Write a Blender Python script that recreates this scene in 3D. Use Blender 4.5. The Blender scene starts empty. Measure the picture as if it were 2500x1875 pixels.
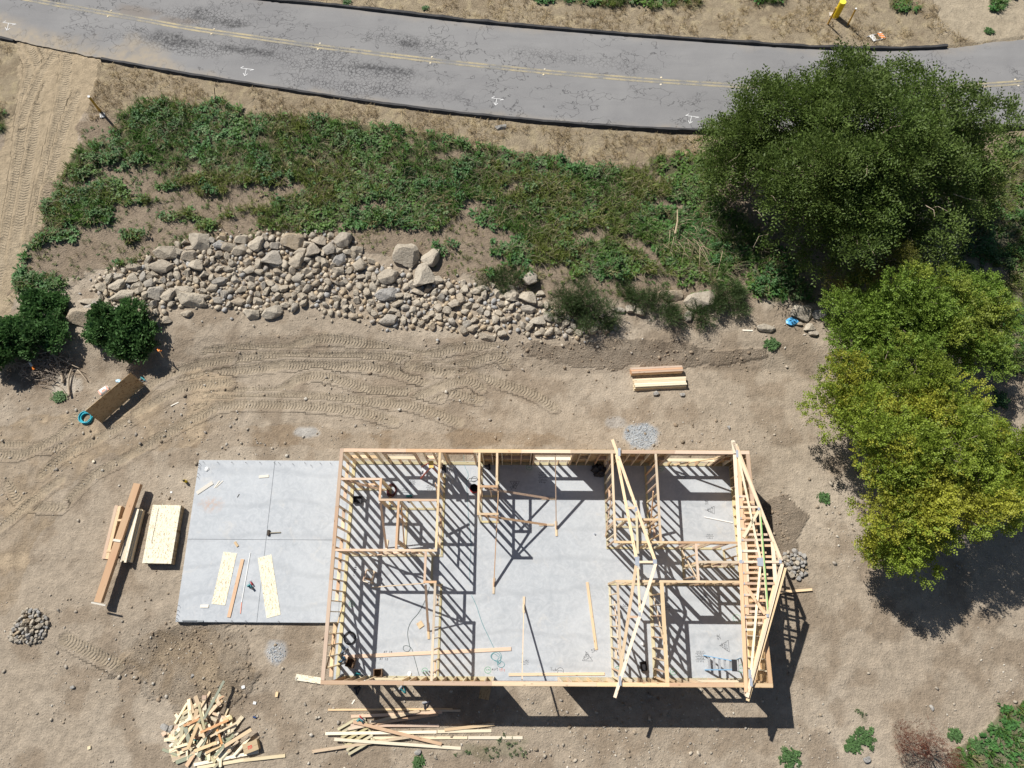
import bpy, bmesh, math, random
import numpy as np
from mathutils import Vector, Matrix, Euler

# ------------------------------------------------------------------ camera, sky, sun, exposure
SC = bpy.context.scene
COL = SC.collection
R = math.radians
CAM_H, TILT, YAW, FPX = 31.0, R(18.3), R(0.35), 1735.0
cam_d = bpy.data.cameras.new('camera')
cam_d.sensor_width = 36.0
cam_d.lens = FPX / 2500.0 * 36.0
cam_d.clip_end = 3000.0
cam = bpy.data.objects.new('camera', cam_d)
cam.location = (0, 0, CAM_H)
cam.rotation_euler = (TILT, 0, YAW)
COL.objects.link(cam)
SC.camera = cam

SUNV = Vector((-0.585, 0.622, 1.0)).normalized()
SUN_EL = math.asin(SUNV.z)
world = bpy.data.worlds.new('World')
SC.world = world
world.use_nodes = True
wn = world.node_tree.nodes
bg = wn['Background']
sky = wn.new('ShaderNodeTexSky')
sky.sky_type = 'NISHITA'
sky.sun_disc = False
sky.sun_elevation = SUN_EL
sky.sun_rotation = math.atan2(SUNV.x, SUNV.y)
world.node_tree.links.new(sky.outputs[0], bg.inputs[0])
bg.inputs[1].default_value = 0.05
sun_d = bpy.data.lights.new('sun', 'SUN')
sun_d.energy = 5.0
sun_d.angle = R(0.5)
sun_d.color = (1.0, 0.96, 0.9)
sun = bpy.data.objects.new('sun', sun_d)
sun.rotation_euler = SUNV.to_track_quat('Z', 'Y').to_euler()
sun.location = (-30, 30, 50)
COL.objects.link(sun)
SC.view_settings.view_transform = 'Standard'
SC.view_settings.look = 'None'
SC.view_settings.exposure = 0.2
SC.view_settings.gamma = 1.0
SC.cycles.max_bounces = 5
SC.cycles.diffuse_bounces = 3
SC.cycles.transparent_max_bounces = 4

rng = np.random.default_rng(7)
random.seed(7)
U = random.uniform

# ------------------------------------------------------------------ noise, terrain, pixel -> place
def _hash(ix, iy, seed):
    n = (ix.astype(np.int64) * 374761393 + iy.astype(np.int64) * 668265263 + seed * 1274126177) & 0x7fffffff
    n = ((n ^ (n >> 13)) * 1274126177) & 0x7fffffff
    return ((n ^ (n >> 16)) & 0xffff) / 65535.0
def vnoise(x, y, seed=0):
    x = np.asarray(x, float); y = np.asarray(y, float)
    ix = np.floor(x); iy = np.floor(y); fx = x - ix; fy = y - iy
    fx = fx * fx * (3 - 2 * fx); fy = fy * fy * (3 - 2 * fy)
    a = _hash(ix, iy, seed); b = _hash(ix + 1, iy, seed); c = _hash(ix, iy + 1, seed); d = _hash(ix + 1, iy + 1, seed)
    return (a * (1 - fx) + b * fx) * (1 - fy) + (c * (1 - fx) + d * fx) * fy
def fbm(x, y, seed=0, octaves=4, gain=0.5):
    s = 0; amp = 1.0; tot = 0
    for o in range(octaves):
        s = s + amp * vnoise(x * 2 ** o + 17.3 * o, y * 2 ** o - 9.1 * o, seed + o); tot += amp; amp *= gain
    return s / tot
def smooth(e0, e1, x):
    t = np.clip((x - e0) / (e1 - e0), 0, 1); return t * t * (3 - 2 * t)
def base_h(x, y):
    x = np.asarray(x, float); y = np.asarray(y, float)
    yy = y + 0.5 * (vnoise(x * 0.25, y * 0.25, 3) - 0.5)
    h = np.interp(yy, [-60, -8, -2.5, 0, 10.9, 12.3, 17, 23.2, 24.2, 60], [-0.7, -0.42, -0.3, -0.19, -0.16, 0.24, 0.75, 1.25, 1.3, 1.3])
    h = h - 0.42 * np.exp(-(((x - 10.9) / 0.7) ** 2 + ((y - 4.3) / 1.3) ** 2))
    h = h - 0.22 * np.exp(-(((x + 14.0) / 1.5) ** 2 + ((y + 1.6) / 1.0) ** 2))
    h = h + 0.25 * np.exp(-(((x + 12.0) / 1.8) ** 2 + ((y + 2.1) / 0.9) ** 2))
    return h
def ray(px, py):
    u = (px - 1250) / FPX; v = -(py - 937.5) / FPX
    d = Vector((u, math.sin(TILT) + v * math.cos(TILT), -math.cos(TILT) + v * math.sin(TILT)))
    return Matrix.Rotation(YAW, 3, 'Z') @ d
def at(px, py, z=0.0):
    d = ray(px, py); t = (z - CAM_H) / d.z
    return Vector((d.x * t, d.y * t, z))
def G(px, py):
    z = 0.0
    for _ in range(7):
        p = at(px, py, z); z = float(base_h(p.x, p.y))
    return at(px, py, z)
def on_plane(px, py, p0, n):
    d = ray(px, py); o = Vector((0, 0, CAM_H)); t = (p0 - o).dot(n) / d.dot(n)
    return o + d * t
def in_poly(x, y, poly):
    inside = np.zeros(np.shape(x), bool); n = len(poly)
    for i in range(n):
        x1, y1 = poly[i]; x2, y2 = poly[(i + 1) % n]
        if y1 == y2: continue
        c = ((y1 > y) != (y2 > y)) & (x < (x2 - x1) * (y - y1) / (y2 - y1) + x1)
        inside ^= c
    return inside
S22 = 2500.0 / 2212.0
def polyG(pts, s=S22): return [tuple(G(a * s, b * s)[:2]) for a, b in pts]
def crop(ox, oy, k, pts): return [(ox + a / k, oy + b / k) for a, b in pts]

# ------------------------------------------------------------------ objects
WM = {}
def _link(o, parent, M):
    COL.objects.link(o)
    WM[o.name] = M
    o.matrix_basis = M
    if parent is not None:
        o.parent = parent
        o.matrix_parent_inverse = WM[parent.name].inverted()
    return o
def tag(o, label, cat, group=None, kind=None):
    if label: o['label'] = label
    if cat: o['category'] = cat
    if group: o['group'] = group
    if kind: o['kind'] = kind
    return o
def thing(name, label, cat, loc, group=None):
    o = bpy.data.objects.new(name, None)
    o.empty_display_size = 0.2
    _link(o, None, Matrix.Translation(loc))
    return tag(o, label, cat, group)
def mesh_np(name, co, faces, nper, smooth_=False):
    me = bpy.data.meshes.new(name)
    co = np.asarray(co, np.float32); faces = np.asarray(faces, np.int32)
    nf = len(faces)
    me.vertices.add(len(co)); me.vertices.foreach_set('co', co.ravel())
    me.loops.add(nf * nper); me.loops.foreach_set('vertex_index', faces.ravel())
    me.polygons.add(nf); me.polygons.foreach_set('loop_start', np.arange(0, nf * nper, nper, dtype=np.int32))
    if smooth_: me.polygons.foreach_set('use_smooth', np.ones(nf, bool))
    me.update(calc_edges=True)
    return me
def color_attr(me, name, arr):
    a = me.attributes.new(name, 'FLOAT_COLOR', 'POINT')
    c = np.ones((len(arr), 4), np.float32); c[:, :3] = arr
    a.data.foreach_set('color', c.ravel())
def float_attr(me, name, arr):
    a = me.attributes.new(name, 'FLOAT', 'POINT'); a.data.foreach_set('value', np.asarray(arr, np.float32))
def bm_obj(name, bm, mat, parent=None, M=None, sm=False):
    """bm in world coordinates; origin goes to the base centre of its box"""
    me = bpy.data.meshes.new(name)
    if M is None:
        cs = np.array([v.co[:] for v in bm.verts]); lo = cs.min(0); hi = cs.max(0)
        M = Matrix.Translation(((lo[0] + hi[0]) / 2, (lo[1] + hi[1]) / 2, lo[2]))
    bm.transform(M.inverted())
    bmesh.ops.recalc_face_normals(bm, faces=bm.faces)
    bm.to_mesh(me); bm.free()
    if sm: me.shade_smooth()
    me.materials.append(mat)
    return _link(bpy.data.objects.new(name, me), parent, M)
def frame(p0, p1, up=(0, 0, 1), roll=0.0):
    p0 = Vector(p0); p1 = Vector(p1); x = (p1 - p0).normalized(); up = Vector(up)
    y = up.cross(x)
    if y.length < 1e-4: y = Vector((0, 1, 0)).cross(x) if abs(x.y) < .9 else Vector((1, 0, 0)).cross(x)
    y.normalize(); z = x.cross(y)
    M = Matrix((x, y, z)).transposed().to_4x4()
    if roll: M = M @ Matrix.Rotation(roll, 4, 'X')
    return Matrix.Translation(p0) @ M
_bc = {}
def box_mesh(L, w, t, mat):
    key = (round(L, 2), round(w, 3), round(t, 3), mat.name)
    if key in _bc: return _bc[key]
    bv = min(0.004, t * 0.15)
    bm = bmesh.new(); bmesh.ops.create_cube(bm, size=1)
    bmesh.ops.scale(bm, vec=(L, w, t), verts=bm.verts)
    bmesh.ops.translate(bm, vec=(L / 2, 0, 0), verts=bm.verts)
    me = bpy.data.meshes.new('board'); bm.to_mesh(me); bm.free(); me.materials.append(mat)
    _bc[key] = me
    return me
def board(name, p0, p1, w, t, mat, parent=None, up=(0, 0, 1), roll=0.0):
    """a board from p0 to p1 (centre line), w across, t along up"""
    L = (Vector(p1) - Vector(p0)).length
    return _link(bpy.data.objects.new(name, box_mesh(L, w, t, mat)), parent, frame(p0, p1, up, roll))
def bm_box(bm, c, s, rot=None):
    M = Matrix.Translation(c) @ (rot.to_4x4() if rot else Matrix.Identity(4)) @ Matrix.Diagonal((s[0], s[1], s[2], 1))
    return bmesh.ops.create_cube(bm, size=1, matrix=M)
def bm_bar(bm, p0, p1, w, t, up=(0, 0, 1)):
    L = (Vector(p1) - Vector(p0)).length
    return bmesh.ops.create_cube(bm, size=1, matrix=frame(p0, p1, up) @ Matrix.Translation((L / 2, 0, 0)) @ Matrix.Diagonal((L, w, t, 1)))
def bm_tube(bm, pts, r, n=6, closed=False, r1=None):
    pts = [Vector(p) for p in pts]; rings = []; N = len(pts)
    for i, p in enumerate(pts):
        a = pts[i - 1] if i > 0 else (pts[-1] if closed else p); b = pts[(i + 1) % N] if (i < N - 1 or closed) else p
        d = (b - a); d = d.normalized() if d.length > 1e-6 else Vector((0, 0, 1))
        u = d.orthogonal() if abs(d.z) > .95 else d.cross(Vector((0, 0, 1)))
        u.normalize(); v = d.cross(u)
        rr = r if r1 is None else r + (r1 - r) * i / max(1, N - 1)
        rings.append([bm.verts.new(p + u * rr * math.cos(2 * math.pi * k / n) + v * rr * math.sin(2 * math.pi * k / n)) for k in range(n)])
    for i in range(N if closed else N - 1):
        a = rings[i]; b = rings[(i + 1) % N]
        for k in range(n): bm.faces.new((a[k], a[(k + 1) % n], b[(k + 1) % n], b[k]))
    if not closed:
        bm.faces.new(rings[0][::-1]); bm.faces.new(rings[-1])
def bm_cone(bm, c, r0, r1, h, n=16, rot=None):
    M = Matrix.Translation(c) @ (rot.to_4x4() if rot else Matrix.Identity(4)) @ Matrix.Translation((0, 0, h / 2))
    return bmesh.ops.create_cone(bm, cap_ends=True, segments=n, radius1=r0, radius2=r1, depth=h, matrix=M)
def catmull(pts, step=6):
    pts = [Vector(p) for p in pts]; out = []
    P = [2 * pts[0] - pts[1]] + pts + [2 * pts[-1] - pts[-2]]
    for i in range(1, len(P) - 2):
        for k in range(step):
            t = k / step; a, b, c, d = P[i - 1], P[i], P[i + 1], P[i + 2]
            out.append(0.5 * ((2 * b) + (c - a) * t + (2 * a - 5 * b + 4 * c - d) * t * t + (3 * b - a - 3 * c + d) * t ** 3))
    out.append(pts[-1]); return out

# ------------------------------------------------------------------ materials
def mat_new(name):
    m = bpy.data.materials.new(name); m.use_nodes = True
    nt = m.node_tree; return m, nt, nt.nodes['Principled BSDF']
class NT:
    def __init__(s, nt): s.nt = nt
    def n(s, typ, **kw):
        nd = s.nt.nodes.new(typ)
        for k, v in kw.items():
            if k.startswith('i_'):
                nd.inputs[k[2:].replace('_', ' ')].default_value = v
            else: setattr(nd, k, v)
        return nd
    def l(s, a, b): s.nt.links.new(a, b)
    def mix(s, fac, a, b, typ='MIX'):
        nd = s.nt.nodes.new('ShaderNodeMix'); nd.data_type = 'RGBA'; nd.blend_type = typ
        for i, v in ((0, fac), (6, a), (7, b)):
            if hasattr(v, 'node'): s.l(v, nd.inputs[i])
            elif i == 0: nd.inputs[0].default_value = v
            else: nd.inputs[i].default_value = (*v, 1)
        return nd.outputs[2]
    def math(s, op, a, b=None, clamp=False):
        nd = s.nt.nodes.new('ShaderNodeMath'); nd.operation = op; nd.use_clamp = clamp
        for i, v in ((0, a), (1, b)):
            if v is None: continue
            if hasattr(v, 'node'): s.l(v, nd.inputs[i])
            else: nd.inputs[i].default_value = v
        return nd.outputs[0]
    def noise(s, vec, scale, detail=4, rough=0.6, dist=0.0):
        nd = s.n('ShaderNodeTexNoise'); nd.inputs['Scale'].default_value = scale; nd.inputs['Detail'].default_value = detail
        nd.inputs['Roughness'].default_value = rough; nd.inputs['Distortion'].default_value = dist
        if vec is not None: s.l(vec, nd.inputs['Vector'])
        return nd.outputs[0]
    def ramp(s, fac, stops):
        nd = s.n('ShaderNodeValToRGB'); e = nd.color_ramp.elements
        while len(e) < len(stops): e.new(0.5)
        for i, (p, c) in enumerate(stops):
            e[i].position = p; e[i].color = (*c, 1) if len(c) == 3 else c
        s.l(fac, nd.inputs[0]); return nd.outputs[0]
    def mapr(s, fac, a, b, c=0.0, d=1.0):
        nd = s.n('ShaderNodeMapRange'); s.l(fac, nd.inputs[0])
        for i, v in zip((1, 2, 3, 4), (a, b, c, d)): nd.inputs[i].default_value = v
        return nd.outputs[0]
    def scaled(s, vec, sc):
        nd = s.n('ShaderNodeMapping'); s.l(vec, nd.inputs[0]); nd.inputs['Scale'].default_value = sc; return nd.outputs[0]
    def bump(s, h, strength, dist, normal=None):
        nd = s.n('ShaderNodeBump'); nd.inputs['Strength'].default_value = strength; nd.inputs['Distance'].default_value = dist
        s.l(h, nd.inputs['Height'])
        if normal is not None: s.l(normal, nd.inputs['Normal'])
        return nd.outputs[0]
GREY = lambda v: (v, v, v)
def plain(name, col, rough=0.6, metal=0.0, var=0.15, scale=12.0):
    m, nt, b = mat_new(name); t = NT(nt)
    tc = t.n('ShaderNodeTexCoord').outputs['Object']
    nz = t.noise(tc, scale, 3)
    lo = tuple(c * (1 - var) for c in col); hi = tuple(min(1, c * (1 + var)) for c in col)
    t.l(t.mix(nz, lo, hi), b.inputs['Base Color'])
    b.inputs['Roughness'].default_value = rough; b.inputs['Metallic'].default_value = metal
    b.inputs['Specular IOR Level'].default_value = 0.3
    return m
def wood(name, light, dark, red=None, vary=0.2):
    m, nt, b = mat_new(name); t = NT(nt)
    tc = t.n('ShaderNodeTexCoord').outputs['Object']
    oi = t.n('ShaderNodeObjectInfo').outputs['Random']
    off = t.n('ShaderNodeVectorMath', operation='ADD'); t.l(tc, off.inputs[0])
    cb = t.n('ShaderNodeCombineXYZ'); t.l(t.math('MULTIPLY', oi, 37.0), cb.inputs[0]); t.l(t.math('MULTIPLY', oi, 11.0), cb.inputs[1]); t.l(cb.outputs[0], off.inputs[1])
    v = off.outputs[0]
    g = t.noise(t.scaled(v, (1.3, 55, 55)), 1.0, 4, 0.6, 0.6)
    g2 = t.noise(t.scaled(v, (0.7, 5, 5)), 1.0, 2)
    col = t.mix(t.mapr(g, 0.3, 0.72), light, dark)
    if red: col = t.mix(t.math('MULTIPLY', t.mapr(g2, 0.35, 0.75), 0.8), col, red)
    vo = t.n('ShaderNodeTexVoronoi'); vo.inputs['Scale'].default_value = 1.0; t.l(t.scaled(v, (2.2, 9, 9)), vo.inputs['Vector'])
    col = t.mix(t.mapr(vo.outputs['Distance'], 0.05, 0.16, 0.75, 0.0), col, (0.16, 0.075, 0.03))
    hsv = t.n('ShaderNodeHueSaturation'); t.l(col, hsv.inputs['Color'])
    t.l(t.mapr(oi, 0, 1, 1 - vary, 1 + vary), hsv.inputs['Value']); t.l(t.mapr(t.math('FRACT', t.math('MULTIPLY', oi, 7.3)), 0, 1, 0.75, 1.15), hsv.inputs['Saturation'])
    t.l(hsv.outputs[0], b.inputs['Base Color'])
    b.inputs['Roughness'].default_value = 0.75; b.inputs['Specular IOR Level'].default_value = 0.2
    t.l(t.bump(g, 0.25, 0.003), b.inputs['Normal'])
    return m
PINE = wood('pine_lumber', (0.76, 0.62, 0.42), (0.62, 0.46, 0.28), (0.66, 0.47, 0.31))
FIR = wood('fir_lumber', (0.68, 0.50, 0.34), (0.55, 0.37, 0.23), (0.60, 0.38, 0.25))
PALE = wood('pale_lumber', (0.82, 0.73, 0.54), (0.70, 0.58, 0.38))
TREATED = wood('treated_lumber', (0.58, 0.52, 0.33), (0.45, 0.39, 0.23))
WEATH = wood('weathered_lumber', (0.42, 0.37, 0.27), (0.28, 0.24, 0.16))
GREENISH = wood('green_tinted_lumber', (0.36, 0.38, 0.27), (0.25, 0.27, 0.18))
RUSTWOOD = wood('orange_stained_lumber', (0.62, 0.36, 0.19), (0.48, 0.24, 0.11))
WHITEWOOD = wood('white_board', (0.80, 0.76, 0.66), (0.70, 0.63, 0.50))
def osb(name, base, mid, dark):
    m, nt, b = mat_new(name); t = NT(nt)
    tc = t.n('ShaderNodeTexCoord').outputs['Object']
    vo = t.n('ShaderNodeTexVoronoi'); vo.inputs['Scale'].default_value = 1.0
    nz = t.noise(tc, 9.0, 2); ad = t.n('ShaderNodeVectorMath', operation='ADD'); t.l(t.scaled(tc, (16, 40, 16)), ad.inputs[0])
    sc = t.n('ShaderNodeVectorMath', operation='SCALE'); cv = t.n('ShaderNodeTexNoise'); cv.inputs['Scale'].default_value = 6.0; t.l(tc, cv.inputs['Vector'])
    t.l(cv.outputs[1], sc.inputs[0]); sc.inputs['Scale'].default_value = 5.0; t.l(sc.outputs[0], ad.inputs[1]); t.l(ad.outputs[0], vo.inputs['Vector'])
    sp = t.n('ShaderNodeSeparateColor'); t.l(vo.outputs['Color'], sp.inputs[0])
    col = t.ramp(sp.outputs[0], [(0.0, dark), (0.13, mid), (0.4, base), (1.0, tuple(min(1, c * 1.08) for c in base))])
    t.l(t.mix(t.mapr(nz, 0.35, 0.7, 0, 0.25), col, mid), b.inputs['Base Color'])
    b.inputs['Roughness'].default_value = 0.7; b.inputs['Specular IOR Level'].default_value = 0.2
    t.l(t.bump(sp.outputs[1], 0.3, 0.002), b.inputs['Normal'])
    return m
OSB = osb('strand_board', (0.80, 0.75, 0.60), (0.70, 0.61, 0.42), (0.36, 0.27, 0.15))
OSBD = osb('brown_strand_board', (0.52, 0.36, 0.19), (0.42, 0.27, 0.13), (0.24, 0.13, 0.06))
def concrete():
    m, nt, b = mat_new('concrete'); t = NT(nt)
    tc = t.n('ShaderNodeTexCoord').outputs['Object']
    geo = t.n('ShaderNodeNewGeometry').outputs['Position']
    n1 = t.noise(geo, 0.55, 5, 0.6, 1.2); n2 = t.noise(geo, 2.6, 5, 0.65, 2.2); n3 = t.noise(t.scaled(geo, (1, 1, 1)), 16, 3)
    col = t.mix(t.mapr(n1, 0.3, 0.7), (0.36, 0.385, 0.41), (0.47, 0.495, 0.515))
    col = t.mix(t.mapr(n2, 0.38, 0.72, 0, 0.7), col, (0.54, 0.56, 0.575))
    wv = t.n('ShaderNodeTexWave'); wv.wave_type = 'RINGS'; wv.inputs['Scale'].default_value = 0.22; wv.inputs['Distortion'].default_value = 9.0; wv.inputs['Detail'].default_value = 3; wv.inputs['Detail Scale'].default_value = 0.6
    t.l(geo, wv.inputs['Vector'])
    col = t.mix(t.mapr(wv.outputs['Fac'], 0.88, 1.0, 0, 0.28), col, (0.30, 0.32, 0.34))
    col = t.mix(t.mapr(n3, 0.45, 0.8, 0, 0.25), col, (0.34, 0.35, 0.36))
    sp = t.n('ShaderNodeSeparateXYZ'); t.l(geo, sp.inputs[0])
    dx = t.math('SUBTRACT', sp.outputs[0], -13.1); dy = t.math('SUBTRACT', sp.outputs[1], 4.65)
    d = t.math('SQRT', t.math('ADD', t.math('MULTIPLY', t.math('MULTIPLY', dx, dx), 1.6), t.math('MULTIPLY', t.math('MULTIPLY', dy, dy), 4.0)))
    rust = t.math('MULTIPLY', t.mapr(d, 0.05, 0.85, 1, 0), t.mapr(t.noise(geo, 5.0, 4), 0.42, 0.62))
    col = t.mix(t.math('MULTIPLY', rust, 0.8), col, (0.50, 0.30, 0.19))
    sc_ = t.mapr(t.noise(t.scaled(geo, (1.2, 7, 1)), 1.0, 5, .7, 3.0), .64, .70, 0, .35)
    col = t.mix(sc_, col, (0.60, 0.61, 0.615))
    dust = t.mapr(t.noise(geo, 1.3, 5, 0.7, 1.0), 0.58, 0.72, 0, 0.45)
    col = t.mix(dust, col, (0.56, 0.54, 0.50))
    t.l(col, b.inputs['Base Color']); b.inputs['Roughness'].default_value = 0.62; b.inputs['Specular IOR Level'].default_value = 0.35
    t.l(t.bump(t.noise(geo, 30, 4), 0.08, 0.004), b.inputs['Normal'])
    return m
CONC = concrete()
def rockmat(name, cols):
    m, nt, b = mat_new(name); t = NT(nt)
    tc = t.n('ShaderNodeTexCoord').outputs['Object']; geo = t.n('ShaderNodeNewGeometry').outputs['Position']
    oi = t.n('ShaderNodeObjectInfo').outputs['Random']
    n1 = t.noise(geo, 2.2, 5, 0.65); n2 = t.noise(geo, 9, 6, 0.75)
    base = t.ramp(oi, [(0.0, cols[0]), (0.35, cols[1]), (0.62, cols[2]), (0.85, cols[3]), (1.0, cols[4])])
    col = t.mix(t.mapr(n1, 0.35, 0.7, 0, 0.6), base, cols[1])
    col = t.mix(t.mapr(n2, 0.52, 0.70, 0, 0.6), col, (0.64, 0.585, 0.49))
    col = t.mix(t.mapr(n2, 0.46, 0.30, 0, 0.75), col, (0.19, 0.155, 0.115))
    t.l(col, b.inputs['Base Color']); b.inputs['Roughness'].default_value = 0.9; b.inputs['Specular IOR Level'].default_value = 0.15
    t.l(t.bump(n2, 1.0, 0.09), b.inputs['Normal'])
    return m
ROCK = rockmat('granite_rock', [(0.42, 0.36, 0.275), (0.47, 0.41, 0.325), (0.54, 0.475, 0.375), (0.37, 0.345, 0.305), (0.46, 0.35, 0.22)])
GREYROCK = rockmat('grey_rock', [(0.35, 0.34, 0.32), (0.41, 0.39, 0.36), (0.38, 0.37, 0.35), (0.33, 0.33, 0.325), (0.43, 0.40, 0.36)])
def attr_mat(name, attr='Col', rough=0.9, trans=0.0, spec=0.15, nscale=0.0, nv=0.2):
    m, nt, b = mat_new(name); t = NT(nt)
    a = t.n('ShaderNodeAttribute'); a.attribute_name = attr
    col = a.outputs['Color']
    if nscale:
        geo = t.n('ShaderNodeNewGeometry').outputs['Position']
        col = t.mix(1.0, col, t.mix(t.noise(geo, nscale, 3), GREY(1 - nv), GREY(1 + nv)), 'MULTIPLY')
    t.l(col, b.inputs['Base Color']); b.inputs['Roughness'].default_value = rough; b.inputs['Specular IOR Level'].default_value = spec
    if nscale: t.l(t.bump(t.noise(geo, nscale, 5, .7), .8, .05), b.inputs['Normal'])
    if trans:
        tr = t.n('ShaderNodeBsdfTranslucent'); t.l(col, tr.inputs[0])
        mx = t.n('ShaderNodeMixShader'); mx.inputs[0].default_value = trans
        t.l(b.outputs[0], mx.inputs[1]); t.l(tr.outputs[0], mx.inputs[2]); t.l(mx.outputs[0], nt.nodes['Material Output'].inputs[0])
    return m
LEAF = attr_mat('leaf', rough=0.55, trans=0.32, spec=0.3)
PEBBLE = attr_mat('pebble', rough=0.95, nscale=12, nv=.4)
BARK = plain('bark', (0.20, 0.16, 0.12), 0.9, var=0.4, scale=20)
DEADWOOD = plain('dead_branch', (0.42, 0.34, 0.25), 0.85, var=0.3, scale=14)
TWIG = plain('grey_twig', (0.36, 0.30, 0.24), 0.9, var=0.3)
BLACK = plain('black_rubber', (0.018, 0.018, 0.02), 0.5)
DARK = plain('dark_plastic', (0.035, 0.035, 0.04), 0.45)
STEEL = plain('galvanised_steel', (0.30, 0.33, 0.38), 0.6, 0.0, 0.35, 30)
IRON = plain('rusty_iron', (0.06, 0.045, 0.035), 0.7)
TEAL = plain('teal_plastic', (0.02, 0.20, 0.22), 0.4)
CYAN = plain('cyan_hose', (0.03, 0.42, 0.52), 0.4)
TEALCORD = plain('teal_cord', (0.05, 0.28, 0.30), 0.5)
BLUE = plain('blue_fibreglass', (0.20, 0.40, 0.62), 0.4)
BLUEP = plain('blue_plastic', (0.03, 0.22, 0.60), 0.35)
WHITE = plain('white_paint', (0.78, 0.78, 0.76), 0.5, var=0.06)
YELLOW = plain('yellow_paint', (0.85, 0.62, 0.02), 0.45, var=0.08)
OCHRE = plain('ochre_paint', (0.62, 0.36, 0.06), 0.6, var=0.12)
ORANGE = plain('orange_paint', (0.85, 0.25, 0.04), 0.5, var=0.1)
PINK = plain('pale_red_print', (0.80, 0.36, 0.26), 0.6, var=0.2)
RED = plain('red_plastic', (0.45, 0.03, 0.03), 0.45)
CARD = plain('cardboard', (0.50, 0.38, 0.23), 0.85, var=0.08, scale=5)
ALU = plain('aluminium', (0.62, 0.63, 0.64), 0.35, 0.6)
INK = plain('black_marker_ink', (0.03, 0.03, 0.035), 0.8)
GREENINK = plain('green_marker_ink', (0.03, 0.30, 0.10), 0.8)
REDINK = plain('red_marker_ink', (0.55, 0.16, 0.12), 0.8)
GREENPAINT = plain('green_spray_paint', (0.17, 0.50, 0.13), 0.7, var=0.5, scale=6)
BROWNP = plain('brown_plastic', (0.16, 0.10, 0.06), 0.6)
# ------------------------------------------------------------------ ground zones (places of soil, sand, straw and weeds)
Z_SAND = polyG([(25, 70), (215, 128), (190, 240), (120, 420), (80, 530), (45, 640), (5, 700), (-60, 720), (-60, 400), (0, 320), (30, 200), (38, 120)])
Z_STRAW_S = polyG([(215, 132), (430, 172), (800, 232), (1200, 278), (1520, 292), (1520, 350), (1400, 345), (1250, 372), (1000, 315), (800, 278), (600, 252), (330, 232), (190, 262)])
Z_STRAW_L = polyG([(-80, 60), (0, 80), (30, 100), (40, 170), (22, 260), (-80, 330)])
Z_SAND_NE = polyG([(1990, -40), (2260, -40), (2260, 80), (2110, 96), (2040, 60)])
Z_BROWN = polyG([(-60, 930), (60, 905), (200, 880), (330, 850), (430, 800), (540, 840), (500, 900), (400, 960), (330, 980), (200, 1000), (120, 1100), (30, 1330), (-60, 1340)])
Z_BROWN2 = polyG([(330, 1360), (420, 1330), (520, 1380), (560, 1480), (460, 1560), (330, 1500), (230, 1440)])
Z_BROWN3 = polyG([(380, 930), (700, 920), (1000, 930), (1270, 945), (1280, 972), (900, 966), (640, 975), (420, 990)])
Z_TRENCH = polyG([(1640, 1080), (1700, 1060), (1740, 1120), (1720, 1230), (1660, 1180)])
Z_BERM = polyG([(1130, 745), (1330, 735), (1640, 755), (1650, 775), (1450, 790), (1300, 790), (1140, 775)])
Z_WEEDSOIL = polyG([(330, 225), (620, 250), (1000, 310), (1250, 365), (1500, 335), (1900, 600), (1760, 660), (1600, 650), (1180, 640), (960, 590), (760, 530), (330, 560), (60, 640), (20, 650), (120, 380), (180, 280)])
Z_GREEN = polyG([(330, 215), (480, 228), (620, 245), (800, 265), (1000, 305), (1150, 335), (1250, 358), (1400, 340), (1520, 330), (1600, 480), (1700, 540), (1770, 650), (1640, 640), (1560, 620), (1450, 600), (1390, 520), (1300, 500), (1180, 470), (1060, 430), (940, 430), (850, 405), (700, 400), (560, 400), (400, 400), (250, 430), (180, 470), (110, 520), (60, 590), (30, 620), (80, 520), (120, 400), (170, 310), (230, 300), (270, 255)])
Z_SPARSE = polyG([(250, 430), (560, 400), (850, 405), (1060, 430), (1300, 500), (1450, 600), (1600, 640), (1500, 640), (1180, 600), (1040, 590), (900, 520), (770, 500), (560, 500), (400, 520), (300, 560), (180, 600), (60, 640), (40, 620), (110, 520)])
Z_GREEN_E = polyG([(2095, 330), (2260, 300), (2260, 830), (2150, 800), (2090, 720), (2060, 600), (2080, 450)])
Z_GREEN_SE = polyG([(2260, 1480), (2150, 1545), (2110, 1590), (2060, 1630), (2040, 1700), (2260, 1700)])
Z_GREEN_N = polyG([(1130, -30), (1510, -30), (1500, 22), (1420, 16), (1300, 12), (1180, 8)])
Z_GREEN_N2 = polyG([(1610, -30), (1700, -30), (1690, 14), (1640, 22)])
Z_GREEN_N3 = polyG([(1905, -20), (1975, -10), (1990, 22), (1945, 30), (1912, 18)])
Z_GREEN_N4 = polyG([(2135, -20), (2212, -30), (2165, 30), (2145, 20)])
Z_GREEN_W = polyG([(-60, 250), (14, 245), (12, 290), (-60, 310)])
Z_WEED_S = polyG([(960, 1610), (1060, 1590), (1180, 1600), (1300, 1640), (1300, 1720), (900, 1720), (880, 1650)])
Z_WEED_SE2 = polyG([(1780, 1530), (1850, 1500), (1870, 1580), (1860, 1660), (1700, 1680), (1660, 1640)])
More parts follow.
